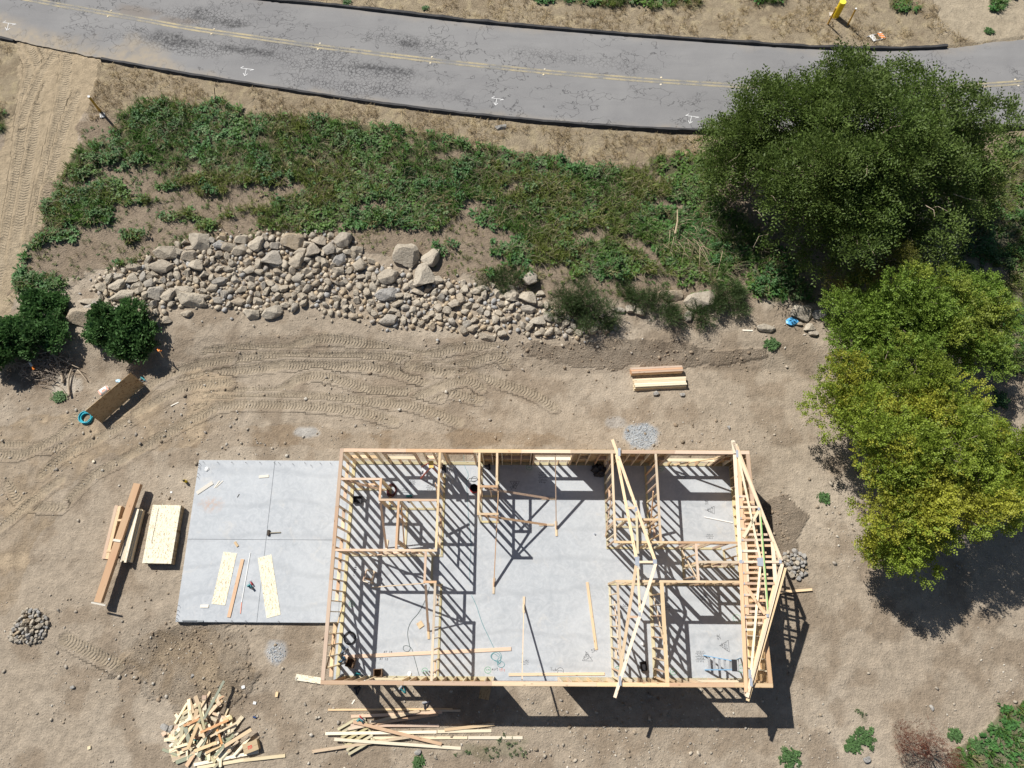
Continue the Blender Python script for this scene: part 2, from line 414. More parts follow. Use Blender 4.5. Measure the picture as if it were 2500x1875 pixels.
def green_density(x, y):
    wx = x + 0.9 * (fbm(x * 0.8, y * 0.8, 31, 3) - .5); wy = y + 0.9 * (fbm(x * 0.8, y * 0.8, 47, 3) - .5)
    n = fbm(x * 0.55, y * 1.2, 61, 4) - .09 * smooth(-11, -17, x) * smooth(24, 20, y)
    d = np.zeros(np.shape(x))
    def add(poly, thr, soft=0.06, amt=1.0):
        nonlocal d
        d = np.maximum(d, in_poly(wx, wy, poly) * smooth(thr - soft, thr + soft, n) * amt)
    add(Z_GREEN, 0.33); add(Z_SPARSE, 0.51); add(Z_GREEN_E, 0.30, .1, .9); add(Z_GREEN_SE, 0.28, .1, .9)
    for q in (Z_GREEN_N, Z_GREEN_N2, Z_GREEN_N3, Z_GREEN_N4, Z_GREEN_W): add(q, 0.30)
    add(Z_WEED_S, 0.60, .04, .45); add(Z_WEED_SE2, 0.58, .04, .5)
    return d

# ------------------------------------------------------------------ road
Z_ROAD = 1.3
def road_pts(pts): return np.array([at(a * S22, b * S22, Z_ROAD)[:2] for a, b in pts])
RS = road_pts([(-250, 10), (-100, 55), (0, 80), (110, 105), (220, 126), (400, 158), (600, 189), (800, 219), (1000, 244), (1200, 263), (1400, 276), (1510, 280), (1700, 287), (1900, 287), (2115, 277), (2212, 270), (2400, 255)])
RN = road_pts([(-300, -190), (0, -95), (300, -40), (575, 3), (700, 13), (850, 30), (1000, 48), (1200, 66), (1400, 82), (1600, 96), (1750, 106), (1900, 110), (2055, 106), (2100, 98), (2212, 84), (2450, 50)])
RC = np.array([at(a, b, Z_ROAD)[:2] for a, b in [(-200, -60), (79, 2), (272, 36), (475, 73), (600, 90), (777, 115), (1052, 149), (1326, 177), (1611, 200), (1877, 215), (2090, 219), (2290, 217), (2496, 203), (2700, 185)]])
def edge(pts, x, dflt=None):
    x = np.asarray(x, float)
    y = np.interp(x, pts[:, 0], pts[:, 1])
    s0 = (pts[1, 1] - pts[0, 1]) / (pts[1, 0] - pts[0, 0]); s1 = (pts[-1, 1] - pts[-2, 1]) / (pts[-1, 0] - pts[-2, 0])
    y = np.where(x < pts[0, 0], pts[0, 1] + s0 * (x - pts[0, 0]), y)
    return np.where(x > pts[-1, 0], pts[-1, 1] + s1 * (x - pts[-1, 0]), y)
def edge_s(pts, x):   # smoothed
    return sum(edge(pts, np.asarray(x, float) + o) for o in (-1.2, -.6, 0, .6, 1.2)) / 5

# ------------------------------------------------------------------ wheel and crawler tracks pressed in the soil
C6 = lambda pts: crop(600, 450, 3.16, pts)
TRACKS = [  # pixel path, width m
    (C6([(-300, 1290), (0, 1262), (300, 1275), (450, 1215), (600, 1185), (800, 1205), (1000, 1245), (1200, 1290), (1400, 1310), (1600, 1265), (1800, 1245), (1990, 1270)]), .42),
    (C6([(-400, 1380), (0, 1335), (300, 1325), (600, 1325), (900, 1325), (1200, 1340), (1400, 1385), (1600, 1405), (1800, 1350), (1940, 1320), (2010, 1375)]), .42),
    (C6([(-500, 1480), (0, 1430), (300, 1395), (700, 1395), (1000, 1415), (1200, 1460), (1400, 1545), (1600, 1610), (1800, 1660)]), .42),
    (C6([(-300, 1600), (0, 1592), (250, 1590), (400, 1505), (550, 1475), (750, 1515), (950, 1580), (1100, 1592), (1300, 1610), (1500, 1640)]), .42),
    (C6([(1250, 1400), (1500, 1440), (1750, 1480), (2000, 1545), (2200, 1610), (2380, 1720)]), .42),
    (C6([(1300, 1650), (1500, 1560), (1700, 1510), (1820, 1570)]), .42),
    (C6([(-250, 1660), (100, 1650), (400, 1640), (700, 1650), (1000, 1680), (1250, 1700), (1450, 1760), (1650, 1840)]), .42),
    (C6([(-350, 1720), (0, 1700), (300, 1700), (600, 1720), (900, 1760), (1150, 1830)]), .42),
    ([(0, 1092), (80, 1090), (150, 1092), (205, 1085)], .5), ([(0, 1110), (60, 1106), (150, 1060), (190, 1010)], .4),
    ([(100, 1160), (160, 1110), (230, 1075), (330, 1020), (430, 960), (520, 925)], .42), ([(160, 1230), (230, 1160), (320, 1110), (420, 1050), (520, 1000)], .42),
    ([(300, 1000), (380, 930), (450, 900), (560, 875)], .42), ([(330, 1010), (420, 960), (480, 940), (560, 935)], .42),
    ([(20, 1180), (60, 1230), (150, 1240)], .4), ([(0, 1290), (70, 1230), (150, 1170)], .4),
    ([(160, 1560), (220, 1590), (290, 1625)], .5),
    ([(45, 95), (75, 160), (60, 250), (45, 400), (20, 560), (-10, 700)], .5), ([(95, 110), (100, 160), (85, 300), (60, 460), (30, 640)], .45),
    ([(165, 130), (160, 190), (140, 300), (110, 420), (85, 540), (60, 640)], .5), ([(60, 90), (100, 180), (90, 240)], .4), ([(140, 115), (90, 200), (50, 300)], .4),
    ([(190, 230), (150, 330), (115, 460), (90, 560)], .4),
]
TRACKS_W = [(np.array([p[:2] for p in catmull([G(a, b) for a, b in pts], 8)]), w) for pts, w in TRACKS]
def track_fields(x, y):
    """x, y flat arrays -> u along, v across (-1..1), mask"""
    u = np.zeros(len(x)); v = np.full(len(x), 9.0); m = np.zeros(len(x))
    for P, w in TRACKS_W:
        lo = P.min(0) - w; hi = P.max(0) + w
        idx = np.nonzero((x > lo[0]) & (x < hi[0]) & (y > lo[1]) & (y < hi[1]))[0]
        if not len(idx): continue
        X = x[idx]; Y = y[idx]; best = np.full(len(idx), 9.0); bu = np.zeros(len(idx)); bs = np.zeros(len(idx)); acc = 0.0
        for a, b in zip(P[:-1], P[1:]):
            d = b - a; L = float(np.hypot(*d)); d = d / max(L, 1e-6)
            t = np.clip((X - a[0]) * d[0] + (Y - a[1]) * d[1], 0, L)
            ex = X - a[0] - d[0] * t; ey = Y - a[1] - d[1] * t
            dist = np.hypot(ex, ey); side = np.sign(d[0] * ey - d[1] * ex)
            k = dist < best
            best[k] = dist[k]; bu[k] = acc + t[k]; bs[k] = side[k]
            acc += L
        k = best < w * 0.85
        j = idx[k]; u[j] = bu[k]; v[j] = bs[k] * best[k] / (w / 2); m[j] = w
    return u, v, m

# ------------------------------------------------------------------ ground mesh
def expand(a, b, n, far):
    t = np.linspace(0, 1, n + 1)[1:]; return b + (far - b) * t ** 2.6
STEP = 0.08
xs = np.concatenate([-expand(0, 30, 14, 900)[::-1], np.arange(-30, 30.01, STEP), expand(0, 30.05, 14, 900)])
ys = np.concatenate([-expand(0, 7, 14, 900)[::-1], np.arange(-7, 35.01, STEP), expand(0, 35.05, 14, 900)])
X, Y = np.meshgrid(xs, ys); X = X.ravel(); Y = Y.ravel()
HB = base_h(X, Y)
near = (np.abs(X) < 31) & (Y > -8) & (Y < 36)
def soft(poly, amt=0.5, seed=5, f=0.9):
    return in_poly(X + amt * 2 * (fbm(X * f, Y * f, seed, 3) - .5), Y + amt * 2 * (fbm(X * f, Y * f, seed + 9, 3) - .5), poly).astype(float)
m_sand = soft(Z_SAND, .35); m_straw = np.maximum(soft(Z_STRAW_S, .6), soft(Z_STRAW_L, .4)); m_brown = np.maximum(soft(Z_BROWN, .9, 15, .5), soft(Z_BROWN2, .7, 16))
m_trench = soft(Z_TRENCH, .4); m_berm = soft(Z_BERM, .4); m_weed = soft(Z_WEEDSOIL, .6)
yn = edge_s(RN, X); ysr = edge_s(RS, X)
m_north = (Y > yn - .1).astype(float)
m_sandn = soft(Z_SAND_NE, .8)
m_straw = np.maximum(m_straw, m_north * (1 - m_sandn))
m_straw = np.maximum(m_straw, ((Y > ysr - 1.6) & (Y < ysr + .5) & (m_sand < .5)).astype(float))
gd = green_density(X, Y)
tu, tv, tm = track_fields(X, Y)
rough_amp = 0.05 + 0.13 * m_berm + 0.12 * m_trench + 0.10 * soft(Z_BROWN2, .8) + 0.05 * m_weed + 0.03 * m_brown
hh = HB + rough_amp * (fbm(X * 1.1, Y * 1.1, 71, 5, .55) - .5) * 1.6 + 0.035 * (fbm(X * 4.5, Y * 4.5, 75, 3, .6) - .5) * near
av = np.abs(tv)
rut = np.where(tm > 0, np.where(av < .95, -0.035, 0.03 * np.clip(1 - (av - .95) / .7, 0, 1) * (0.4 + vnoise(X * 1.5, Y * 1.5, 77))), 0) * smooth(.25, .5, vnoise(X * .5, Y * .5, 79) + .25)
hh = hh + rut + 0.05 * gd
# sandy left track ruts, roadside and slab cut-outs
inroad = (Y > ysr - .12) & (Y < yn + .12)
hh = np.where(inroad, Z_ROAD - 0.07, hh)
SLAB = [(-13.93, -0.2, -7.0, 6.62), (-7.2, -2.37, 9.71, 6.63)]
for x0, y0, x1, y1 in SLAB:
    ins = (X > x0 + .05) & (X < x1 - .05) & (Y > y0 + .05) & (Y < y1 - .05)
    hh = np.where(ins, np.minimum(hh, -0.14), hh)
    nb = (X > x0 - .3) & (X < x1 + .3) & (Y > y0 - .3) & (Y < y1 + .3)
    hh = np.where(nb, np.minimum(hh, -0.05), hh)
def ground_sampler():
    H2 = hh.reshape(len(ys), len(xs))
    def f(x, y):
        x = np.asarray(x, float); y = np.asarray(y, float)
        i = np.clip(np.searchsorted(xs, x) - 1, 0, len(xs) - 2); j = np.clip(np.searchsorted(ys, y) - 1, 0, len(ys) - 2)
        fx = (x - xs[i]) / (xs[i + 1] - xs[i]); fy = (y - ys[j]) / (ys[j + 1] - ys[j])
        return (H2[j, i] * (1 - fx) + H2[j, i + 1] * fx) * (1 - fy) + (H2[j + 1, i] * (1 - fx) + H2[j + 1, i + 1] * fx) * fy
    return f
gz = ground_sampler()
def GP(px, py, dz=0.0):
    p = G(px, py); p.z = float(gz(p.x, p.y)) + dz; return p
# colours of the soil, with shade of the bank painted in
def lerp(c, col, m):
    return c * (1 - m[:, None]) + np.array(col)[None, :] * m[:, None]
n1 = fbm(X * .22, Y * .22, 101, 4); n2 = fbm(X * .9, Y * .9, 111, 4); n3 = fbm(X * 3.2, Y * 3.2, 121, 3)
C = np.tile(np.array([0.37, 0.308, 0.235]), (len(X), 1))
C = lerp(C, (0.43, 0.365, 0.285), smooth(.5, .68, n1) * .75)
C = lerp(C, (0.25, 0.195, 0.14), smooth(.50, .68, n2) * .65)
C = lerp(C, (0.27, 0.205, 0.14), soft(Z_BROWN3, .8, 18, .5) * (.3 + .6 * smooth(.42, .6, n2)))
C = lerp(C, (0.40, 0.32, 0.215), m_sand * .9)
C = lerp(C, (0.385, 0.325, 0.235), m_sandn * .9)
C = lerp(C, (0.29, 0.225, 0.155), m_brown * (.35 + .5 * smooth(.4, .6, n2)))
C = lerp(C, (0.43, 0.34, 0.235), m_brown * smooth(.56, .7, n2) * .8)
C = lerp(C, (0.25, 0.20, 0.15), np.maximum(m_trench, m_berm * .7) * .7)  # bank's shaded south face painted darker; trench darker as well
C = lerp(C, (0.275, 0.215, 0.155), m_weed * .8)
C = lerp(C, (0.39, 0.32, 0.22), m_straw * .85)
C = lerp(C, (0.28, 0.22, 0.15), m_straw * smooth(.5, .66, n2) * .5)
C = lerp(C, (0.47, 0.39, 0.25), m_straw * smooth(.55, .7, n3) * .7)
C = lerp(C, (0.085, 0.10, 0.045), np.clip(gd, 0, 1) * .75)
C = lerp(C, (0.36, 0.30, 0.215), (tm > 0) * (av < 1) * .5)
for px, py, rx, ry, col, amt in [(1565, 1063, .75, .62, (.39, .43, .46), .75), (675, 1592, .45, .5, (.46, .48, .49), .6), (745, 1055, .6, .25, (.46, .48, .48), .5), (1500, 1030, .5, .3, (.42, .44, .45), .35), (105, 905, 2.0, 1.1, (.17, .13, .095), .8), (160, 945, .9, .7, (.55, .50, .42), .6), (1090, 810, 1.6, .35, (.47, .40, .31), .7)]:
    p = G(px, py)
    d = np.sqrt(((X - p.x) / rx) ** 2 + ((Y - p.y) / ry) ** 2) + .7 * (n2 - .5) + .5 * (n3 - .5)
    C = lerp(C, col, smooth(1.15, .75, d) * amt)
C *= (0.9 + 0.2 * n3)[:, None]
nx, ny = len(xs), len(ys)
ii = (np.arange(ny - 1)[:, None] * nx + np.arange(nx - 1)[None, :]).ravel()
quads = np.stack([ii, ii + 1, ii + 1 + nx, ii + nx], 1)
gme = mesh_np('ground', np.stack([X, Y, hh], 1), quads, 4, True)
color_attr(gme, 'Col', C)
float_attr(gme, 'track_u', tu); float_attr(gme, 'track_v', np.clip(tv, -2, 2))
float_attr(gme, 'track_m', (tm > 0) * smooth(.22, .45, vnoise(X * .5, Y * .5, 79) + .25) * smooth(.3, .55, fbm(X * .9, Y * .9, 81, 3) + .08) * (1 - np.clip(gd, 0, 1)))
float_attr(gme, 'straw', m_straw); float_attr(gme, 'rough', np.clip(m_berm + m_trench + soft(Z_BROWN2, .8) + .5 * m_weed, 0, 1))
def ground_mat():
    m, nt, b = mat_new('ground_soil'); t = NT(nt)
    A = lambda n, o='Fac': (lambda nd: (setattr(nd, 'attribute_name', n), nd.outputs[o])[1])(t.n('ShaderNodeAttribute'))
    col = A('Col', 'Color'); u = A('track_u'); v = A('track_v'); tmk = A('track_m'); st = A('straw'); rg = A('rough')
    geo = t.n('ShaderNodeNewGeometry').outputs['Position']
    a = t.noise(geo, 3.0, 6, .65); bb = t.noise(geo, 13.0, 5, .7); c = t.noise(geo, 45.0, 3, .7)
    vo = t.n('ShaderNodeTexVoronoi'); vo.inputs['Scale'].default_value = 9.0; t.l(geo, vo.inputs['Vector'])
    pit = t.mapr(bb, .62, .75)
    k = t.math('ADD', t.math('MULTIPLY', t.mapr(a, .25, .75), .40), t.math('MULTIPLY', t.mapr(bb, .25, .75), .34))
    k = t.math('ADD', k, .64)
    cc = t.n('ShaderNodeVectorMath', operation='SCALE'); t.l(col, cc.inputs[0]); t.l(k, cc.inputs['Scale'])
    col2 = t.mix(t.math('MULTIPLY', t.mapr(c, .60, .72), .5), cc.outputs[0], (0.50, 0.44, 0.35))
    col2 = t.mix(t.math('MULTIPLY', t.mapr(c, .40, .30), .45), col2, (0.16, 0.12, 0.085))
    # straw litter
    s1 = t.noise(t.scaled(geo, (10, 34, 10)), 1.0, 3, .7, 2.0); s2 = t.noise(t.scaled(geo, (36, 11, 10)), 1.0, 3, .7, 2.0)
    sm = t.math('MAXIMUM', s1, s2)
    col3 = t.mix(t.math('MULTIPLY', t.mapr(sm, .56, .68), t.math('MULTIPLY', st, .8)), col2, (0.56, 0.46, 0.29))
    col3 = t.mix(t.math('MULTIPLY', t.mapr(sm, .50, .40), t.math('MULTIPLY', st, .75)), col3, (0.15, 0.105, 0.06))
    # chevron tread
    ph = t.math('ADD', t.math('MULTIPLY', u, 1 / 0.14), t.math('MULTIPLY', t.math('ABSOLUTE', v), .55))
    fr = t.math('FRACT', ph)
    tri = t.math('ABSOLUTE', t.math('SUBTRACT', fr, .5))
    lug = t.math('MULTIPLY', t.mapr(tri, .14, .32), t.mapr(t.math('ABSOLUTE', v), .98, .86))
    lug = t.math('MULTIPLY', lug, tmk)
    lug = t.math('MULTIPLY', lug, t.mapr(a, .3, .6, .35, 1.0))
    t.l(col3, b.inputs['Base Color']); b.inputs['Roughness'].default_value = 1.0; b.inputs['Specular IOR Level'].default_value = 0.05
    h = t.math('ADD', t.math('MULTIPLY', a, .075), t.math('MULTIPLY', t.math('MULTIPLY', bb, .07), t.math('ADD', t.math('MULTIPLY', rg, 1.3), .8)))
    h = t.math('ADD', h, t.math('MULTIPLY', c, .008))
    h = t.math('ADD', h, t.math('MULTIPLY', sm, t.math('MULTIPLY', st, .06)))
    h = t.math('ADD', h, t.math('MULTIPLY', lug, .034))
    t.l(t.bump(h, 1.0, 1.0), b.inputs['Normal'])
    return m
gme.materials.append(ground_mat())
ground = _link(bpy.data.objects.new('ground', gme), None, Matrix.Identity(4)); ground['kind'] = 'structure'

# ------------------------------------------------------------------ road surface, markings, kerbs
rx = np.concatenate([np.linspace(-400, -36, 12), np.arange(-35, 35.01, .14), np.linspace(36, 400, 12)])
nt_ = 60
ta = np.linspace(0, 1, nt_)
RX = np.repeat(rx[:, None], nt_, 1); ys0 = edge_s(RS, rx); ys1 = edge_s(RN, rx)
jag = 0.10 * (vnoise(rx * 1.7, rx * 0, 201) - .5) + .06 * (vnoise(rx * 5, rx * 0, 203) - .5)
RY = (ys0 + jag * 1.2)[:, None] * (1 - ta) + (ys1 + jag)[:, None] * ta
RZ = Z_ROAD + 0.05 * (1 - (2 * ta - 1) ** 2)[None, :] + 0 * RX
RX = RX.ravel(); RYf = RY.ravel()
def blob(px, py, rx_, ry_, seed=0):
    p = at(px, py, Z_ROAD); d = np.sqrt(((RX - p.x) / rx_) ** 2 + ((RYf - p.y - (RX - p.x) * -.13) / ry_) ** 2) + 1.1 * (fbm(RX * 1.8, RYf * 1.8, 205 + seed, 4) - .5)
    return smooth(1.1, .35, d)
allig = np.zeros(len(RX))
for q in [(450, 110, 4.0, .75), (500, 45, 3.2, .9), (870, 170, 5.0, .8), (760, 125, 3.5, .5), (900, 215, 4.5, .7), (1010, 108, 2.6, .6), (1350, 140, 4, .6), (620, 130, 3, .4), (1500, 160, 3, .5)]:
    allig = np.maximum(allig, blob(*q, seed=int(q[0])) * (.95 if q[0] < 1200 else .5))
dark = np.zeros(len(RX))
for q in [(410, 95, 1.0, .5), (440, 105, 1.6, .35), (485, 27, .35, .3), (490, 45, 1.0, .35), (570, 60, 1.2, .25), (1000, 108, .6, .35), (600, 125, 2.2, .3), (930, 170, 2.0, .25), (130, 0, .8, .3)]:
    dark = np.maximum(dark, blob(*q, seed=int(q[1])))
rust_ = np.maximum(blob(330, 30, 1.5, .5, 3), blob(430, 52, 1.4, .35, 4))
pE = at(150, 118, Z_ROAD)
dust = .7 * smooth(1.7, .1, (RYf - edge_s(RS, RX)) + 3.0 * smooth(-19, -15, RX) + 2.2 * (fbm(RX * .8, RYf * .8, 221, 4) - .5)) * (RX < -14)
dust = np.maximum(dust, smooth(.7, .0, (RYf - edge_s(RS, RX)) + .9 * (fbm(RX * .9, RYf * .9, 225, 4) - .1)) * .5)
dust = np.maximum(dust, smooth(.9, 0, (edge_s(RN, RX) - RYf) + .9 * (fbm(RX * .9, RYf * .9, 229, 4) - .1)) * .35)
jj = (np.arange(len(rx) - 1)[:, None] * nt_ + np.arange(nt_ - 1)[None, :]).ravel()
rme = mesh_np('road', np.stack([RX, RYf, RZ.ravel()], 1), np.stack([jj, jj + nt_, jj + nt_ + 1, jj + 1], 1), 4, True)
for nm, ar in (('allig', allig), ('dark', dark), ('rust', rust_), ('dust', dust)): float_attr(rme, nm, ar)
def road_mat():
    m, nt, b = mat_new('old_asphalt'); t = NT(nt)
    A = lambda n: (lambda nd: (setattr(nd, 'attribute_name', n), nd.outputs['Fac'])[1])(t.n('ShaderNodeAttribute'))
    geo = t.n('ShaderNodeNewGeometry').outputs['Position']
    n1 = t.noise(geo, .35, 5, .6, .5); n2 = t.noise(geo, 40, 3, .7); n3 = t.noise(t.scaled(geo, (.25, 1.6, 1)), 1.0, 4)
    col = t.mix(t.mapr(n1, .3, .7), (0.195, 0.193, 0.195), (0.25, 0.247, 0.245))
    col = t.mix(t.mapr(n3, .45, .7, 0, .4), col, (0.16, 0.16, 0.165))
    col = t.mix(t.mapr(n2, .35, .68, .0, .38), col, (0.33, 0.325, 0.315))
    def warp(scale, amt, stretch=(1, 1, 1)):
        cv = t.n('ShaderNodeTexNoise'); cv.inputs['Scale'].default_value = scale; cv.inputs['Detail'].default_value = 4; t.l(geo, cv.inputs['Vector'])
        s = t.n('ShaderNodeVectorMath', operation='SCALE'); t.l(cv.outputs[1], s.inputs[0]); s.inputs['Scale'].default_value = amt
        ad = t.n('ShaderNodeVectorMath', operation='ADD'); t.l(t.scaled(geo, stretch), ad.inputs[0]); t.l(s.outputs[0], ad.inputs[1]); return ad.outputs[0]
    def cracks(vec, scale, w):
        vo = t.n('ShaderNodeTexVoronoi'); vo.feature = 'DISTANCE_TO_EDGE'; vo.inputs['Scale'].default_value = scale; t.l(vec, vo.inputs['Vector'])
        return t.mapr(vo.outputs['Distance'], 0.0, w, 1.0, 0.0)
    big = cracks(warp(1.5, 1.4, (.22, .45, 1)), 1.0, .016)
    big = t.math('MULTIPLY', big, t.mapr(t.noise(geo, .45, 2), .46, .54))
    mid = t.math('MULTIPLY', cracks(warp(2.0, .9, (.6, 1.5, 1)), 1.0, .022), t.mapr(t.noise(t.scaled(geo, (.2, .5, 1)), 1.0, 3), .55, .62, 0, .8))
    al = t.math('MULTIPLY', cracks(warp(3.0, .35), 5.5, .10), A('allig'))
    ck = t.math('MAXIMUM', t.math('MAXIMUM', big, mid), al)
    dk = t.math('MULTIPLY', A('dark'), t.mapr(t.noise(geo, 6, 4, .7), .35, .6))
    col = t.mix(t.math('MULTIPLY', A('rust'), .35), col, (0.20, 0.145, 0.095))
    col = t.mix(t.math('MULTIPLY', dk, .8), col, (0.045, 0.045, 0.047))
    col = t.mix(t.math('MULTIPLY', ck, .9), col, (0.05, 0.05, 0.052))
    du = t.math('MULTIPLY', A('dust'), t.mapr(t.noise(geo, 2.5, 4), .2, .6))
    col = t.mix(du, col, (0.40, 0.33, 0.235))
    t.l(col, b.inputs['Base Color']); b.inputs['Roughness'].default_value = .9; b.inputs['Specular IOR Level'].default_value = .2
    t.l(t.bump(t.math('SUBTRACT', t.math('MULTIPLY', n2, .3), ck), .5, .01), b.inputs['Normal'])
    return m
rme.materials.append(road_mat())
road = _link(bpy.data.objects.new('road', rme), None, Matrix.Identity(4)); road['kind'] = 'structure'
def worn(name, paint, lo, hi):
    m, nt, b = mat_new(name); t = NT(nt); geo = t.n('ShaderNodeNewGeometry').outputs['Position']
    w = t.math('ADD', t.math('MULTIPLY', t.noise(geo, 1.1, 4, .6), .6), t.math('MULTIPLY', t.noise(geo, 22, 3, .7), .4))
    t.l(t.mix(t.mapr(w, lo, hi), (0.20, 0.198, 0.19), paint), b.inputs['Base Color']); b.inputs['Roughness'].default_value = .85
    return m
LINE = worn('worn_yellow_line', (0.44, 0.37, 0.22), .42, .60)
SURVEY = worn('white_survey_paint', (0.72, 0.72, 0.71), .30, .5)
def road_z(x, y):
    s = float(edge_s(RS, [x])[0]); n = float(edge_s(RN, [x])[0]); t_ = (y - s) / (n - s); return Z_ROAD + .05 * (1 - (2 * t_ - 1) ** 2)
for k, off in enumerate((-.095, .095)):
    bm = bmesh.new(); prev = None
    for x in np.arange(-34, 34, .35):
        y = float(edge_s(RC, [x])[0]); sl = (float(edge_s(RC, [x + .3])[0]) - y) / .3; nv = Vector((-sl, 1, 0)).normalized()
        a = Vector((x, y, 0)) + nv * (off - .055); b_ = Vector((x, y, 0)) + nv * (off + .055)
        va = bm.verts.new((a.x, a.y, road_z(a.x, a.y) + .005)); vb = bm.verts.new((b_.x, b_.y, road_z(b_.x, b_.y) + .005))
        if prev: bm.faces.new((prev[0], va, vb, prev[1]))
        prev = (va, vb)
    o = bm_obj('road_line', bm, LINE); o['kind'] = 'structure'
def stroke_sheet(name, strokes, w, z, mat, parent=None, kind=None, M=None):
    bm = bmesh.new(); d = 0
    for s in strokes:
        for a, b_ in zip(s[:-1], s[1:]):
            a = Vector((a[0], a[1])); b_ = Vector((b_[0], b_[1])); L = (b_ - a).length
            if L < 1e-5: continue
            t_ = (b_ - a) / L; n_ = Vector((-t_.y, t_.x)) * w / 2; a2 = a - t_ * w * .3; b2 = b_ + t_ * w * .3
            zz = z(a.x, a.y) if callable(z) else z
            vs = [bm.verts.new((p.x, p.y, zz + d * .00002)) for p in (a2 - n_, b2 - n_, b2 + n_, a2 + n_)]
            bm.faces.new(vs); d += 1
    o = bm_obj(name, bm, mat, parent)
    if kind: o['kind'] = kind
    return o
for px, py, sc in ((604, 171, 1.0), (1215, 244, .9), (1690, 287, 1.0), (24, 60, 1.0)):
    s = lambda pts: [tuple(at(px + a * sc, py + b * sc, Z_ROAD)[:2]) for a, b in pts]
    stroke_sheet('survey_mark', [s([(-16, -4), (16, 0)]), s([(-16, -4), (-9, -8)]), s([(16, 0), (7, 2)]), s([(-2, -2), (-6, 15)]), s([(-6, 15), (-10, 8)]), s([(-6, 15), (0, 10)])], .03, lambda x, y: road_z(x, y) + .006, SURVEY, kind='structure')
for px, py in [(273, 28), (265, 42), (524, 73), (517, 85), (782, 108), (777, 122), (1055, 141), (1051, 156), (1330, 171), (1327, 184), (1614, 191), (1613, 208), (2477, 196), (2485, 211)]:
    p = at(px, py, Z_ROAD); bm = bmesh.new(); bm_cone(bm, (p.x, p.y, road_z(p.x, p.y) - .004), .06, .04, .025, 10)
    tag(bm_obj('pavement_marker', bm, PALE), 'small pale raised marker button beside the double yellow line', 'road marker', 'raised markers along the centre line')
KERB = plain('black_asphalt_kerb', (0.055, 0.054, 0.055), .85, var=.3, scale=5)
def kerb(name, pts, xa, xb, sgn):
    bm = bmesh.new(); prev = None
    for x in np.arange(xa, xb, .3):
        y = float(edge_s(pts, [x])[0]); sl = (float(edge_s(pts, [x + .3])[0]) - y) / .3; nv = Vector((-sl, 1, 0)).normalized() * sgn
        c = Vector((x, y, 0)); w_ = .02 * math.sin(x * 3.1) + .015 * math.sin(x * 7.7)
        w2 = .05 * (float(vnoise(x * 1.3, 0, 211)) - .5); prof = [(-.02 + w2 * .4, -.06), (.03, .13 + w_ * .5 + w2), (.15 + w2, .14 + w_ + w2), (.27 + w2 * 2, -.12)]
        ring = [bm.verts.new((c.x + nv.x * a, c.y + nv.y * a, Z_ROAD + h_)) for a, h_ in prof]
        if prev:
            for i in range(3): bm.faces.new((prev[i], ring[i], ring[i + 1], prev[i + 1]))
        else: bm.faces.new(ring)
        prev = ring
    bm.faces.new(prev[::-1])
    o = bm_obj(name, bm, KERB); o['kind'] = 'structure'
xk = at(252, 142, Z_ROAD).x
kerb('kerb', RS, xk, 36, -1); kerb('kerb', RS, -34, at(38, 97, Z_ROAD).x, -1)
kerb('kerb', RN, at(560, -12, Z_ROAD).x - 14, at(2322, 118, Z_ROAD).x, 1)
# ------------------------------------------------------------------ concrete slab (panels between control joints)
slab = thing('concrete_slab', None, None, (-2, 2.1, -.3)); slab['kind'] = 'structure'
def slab_panel(x0, y0, x1, y1, z0=-.42):
    bm = bmesh.new(); bm_box(bm, ((x0 + x1) / 2, (y0 + y1) / 2, z0 / 2), (x1 - x0, y1 - y0, -z0))
    ed = [e for e in bm.edges if all(v.co.z > -.001 for v in e.verts)]
    bmesh.ops.bevel(bm, geom=ed, offset=.012, segments=2, affect='EDGES')
    return bm_obj('slab_panel', bm, CONC, slab)
jx, jy = -10.55, 3.16
g = .003
slab_panel(-13.93, jy + g, jx - g, 6.62); slab_panel(jx + g, jy + g, -7.203, 6.62); slab_panel(-13.93, -.2, jx - g, jy - g); slab_panel(jx + g, -.2, -7.203, jy - g)
slab_panel(-7.2, -2.37, 9.71, 6.63)

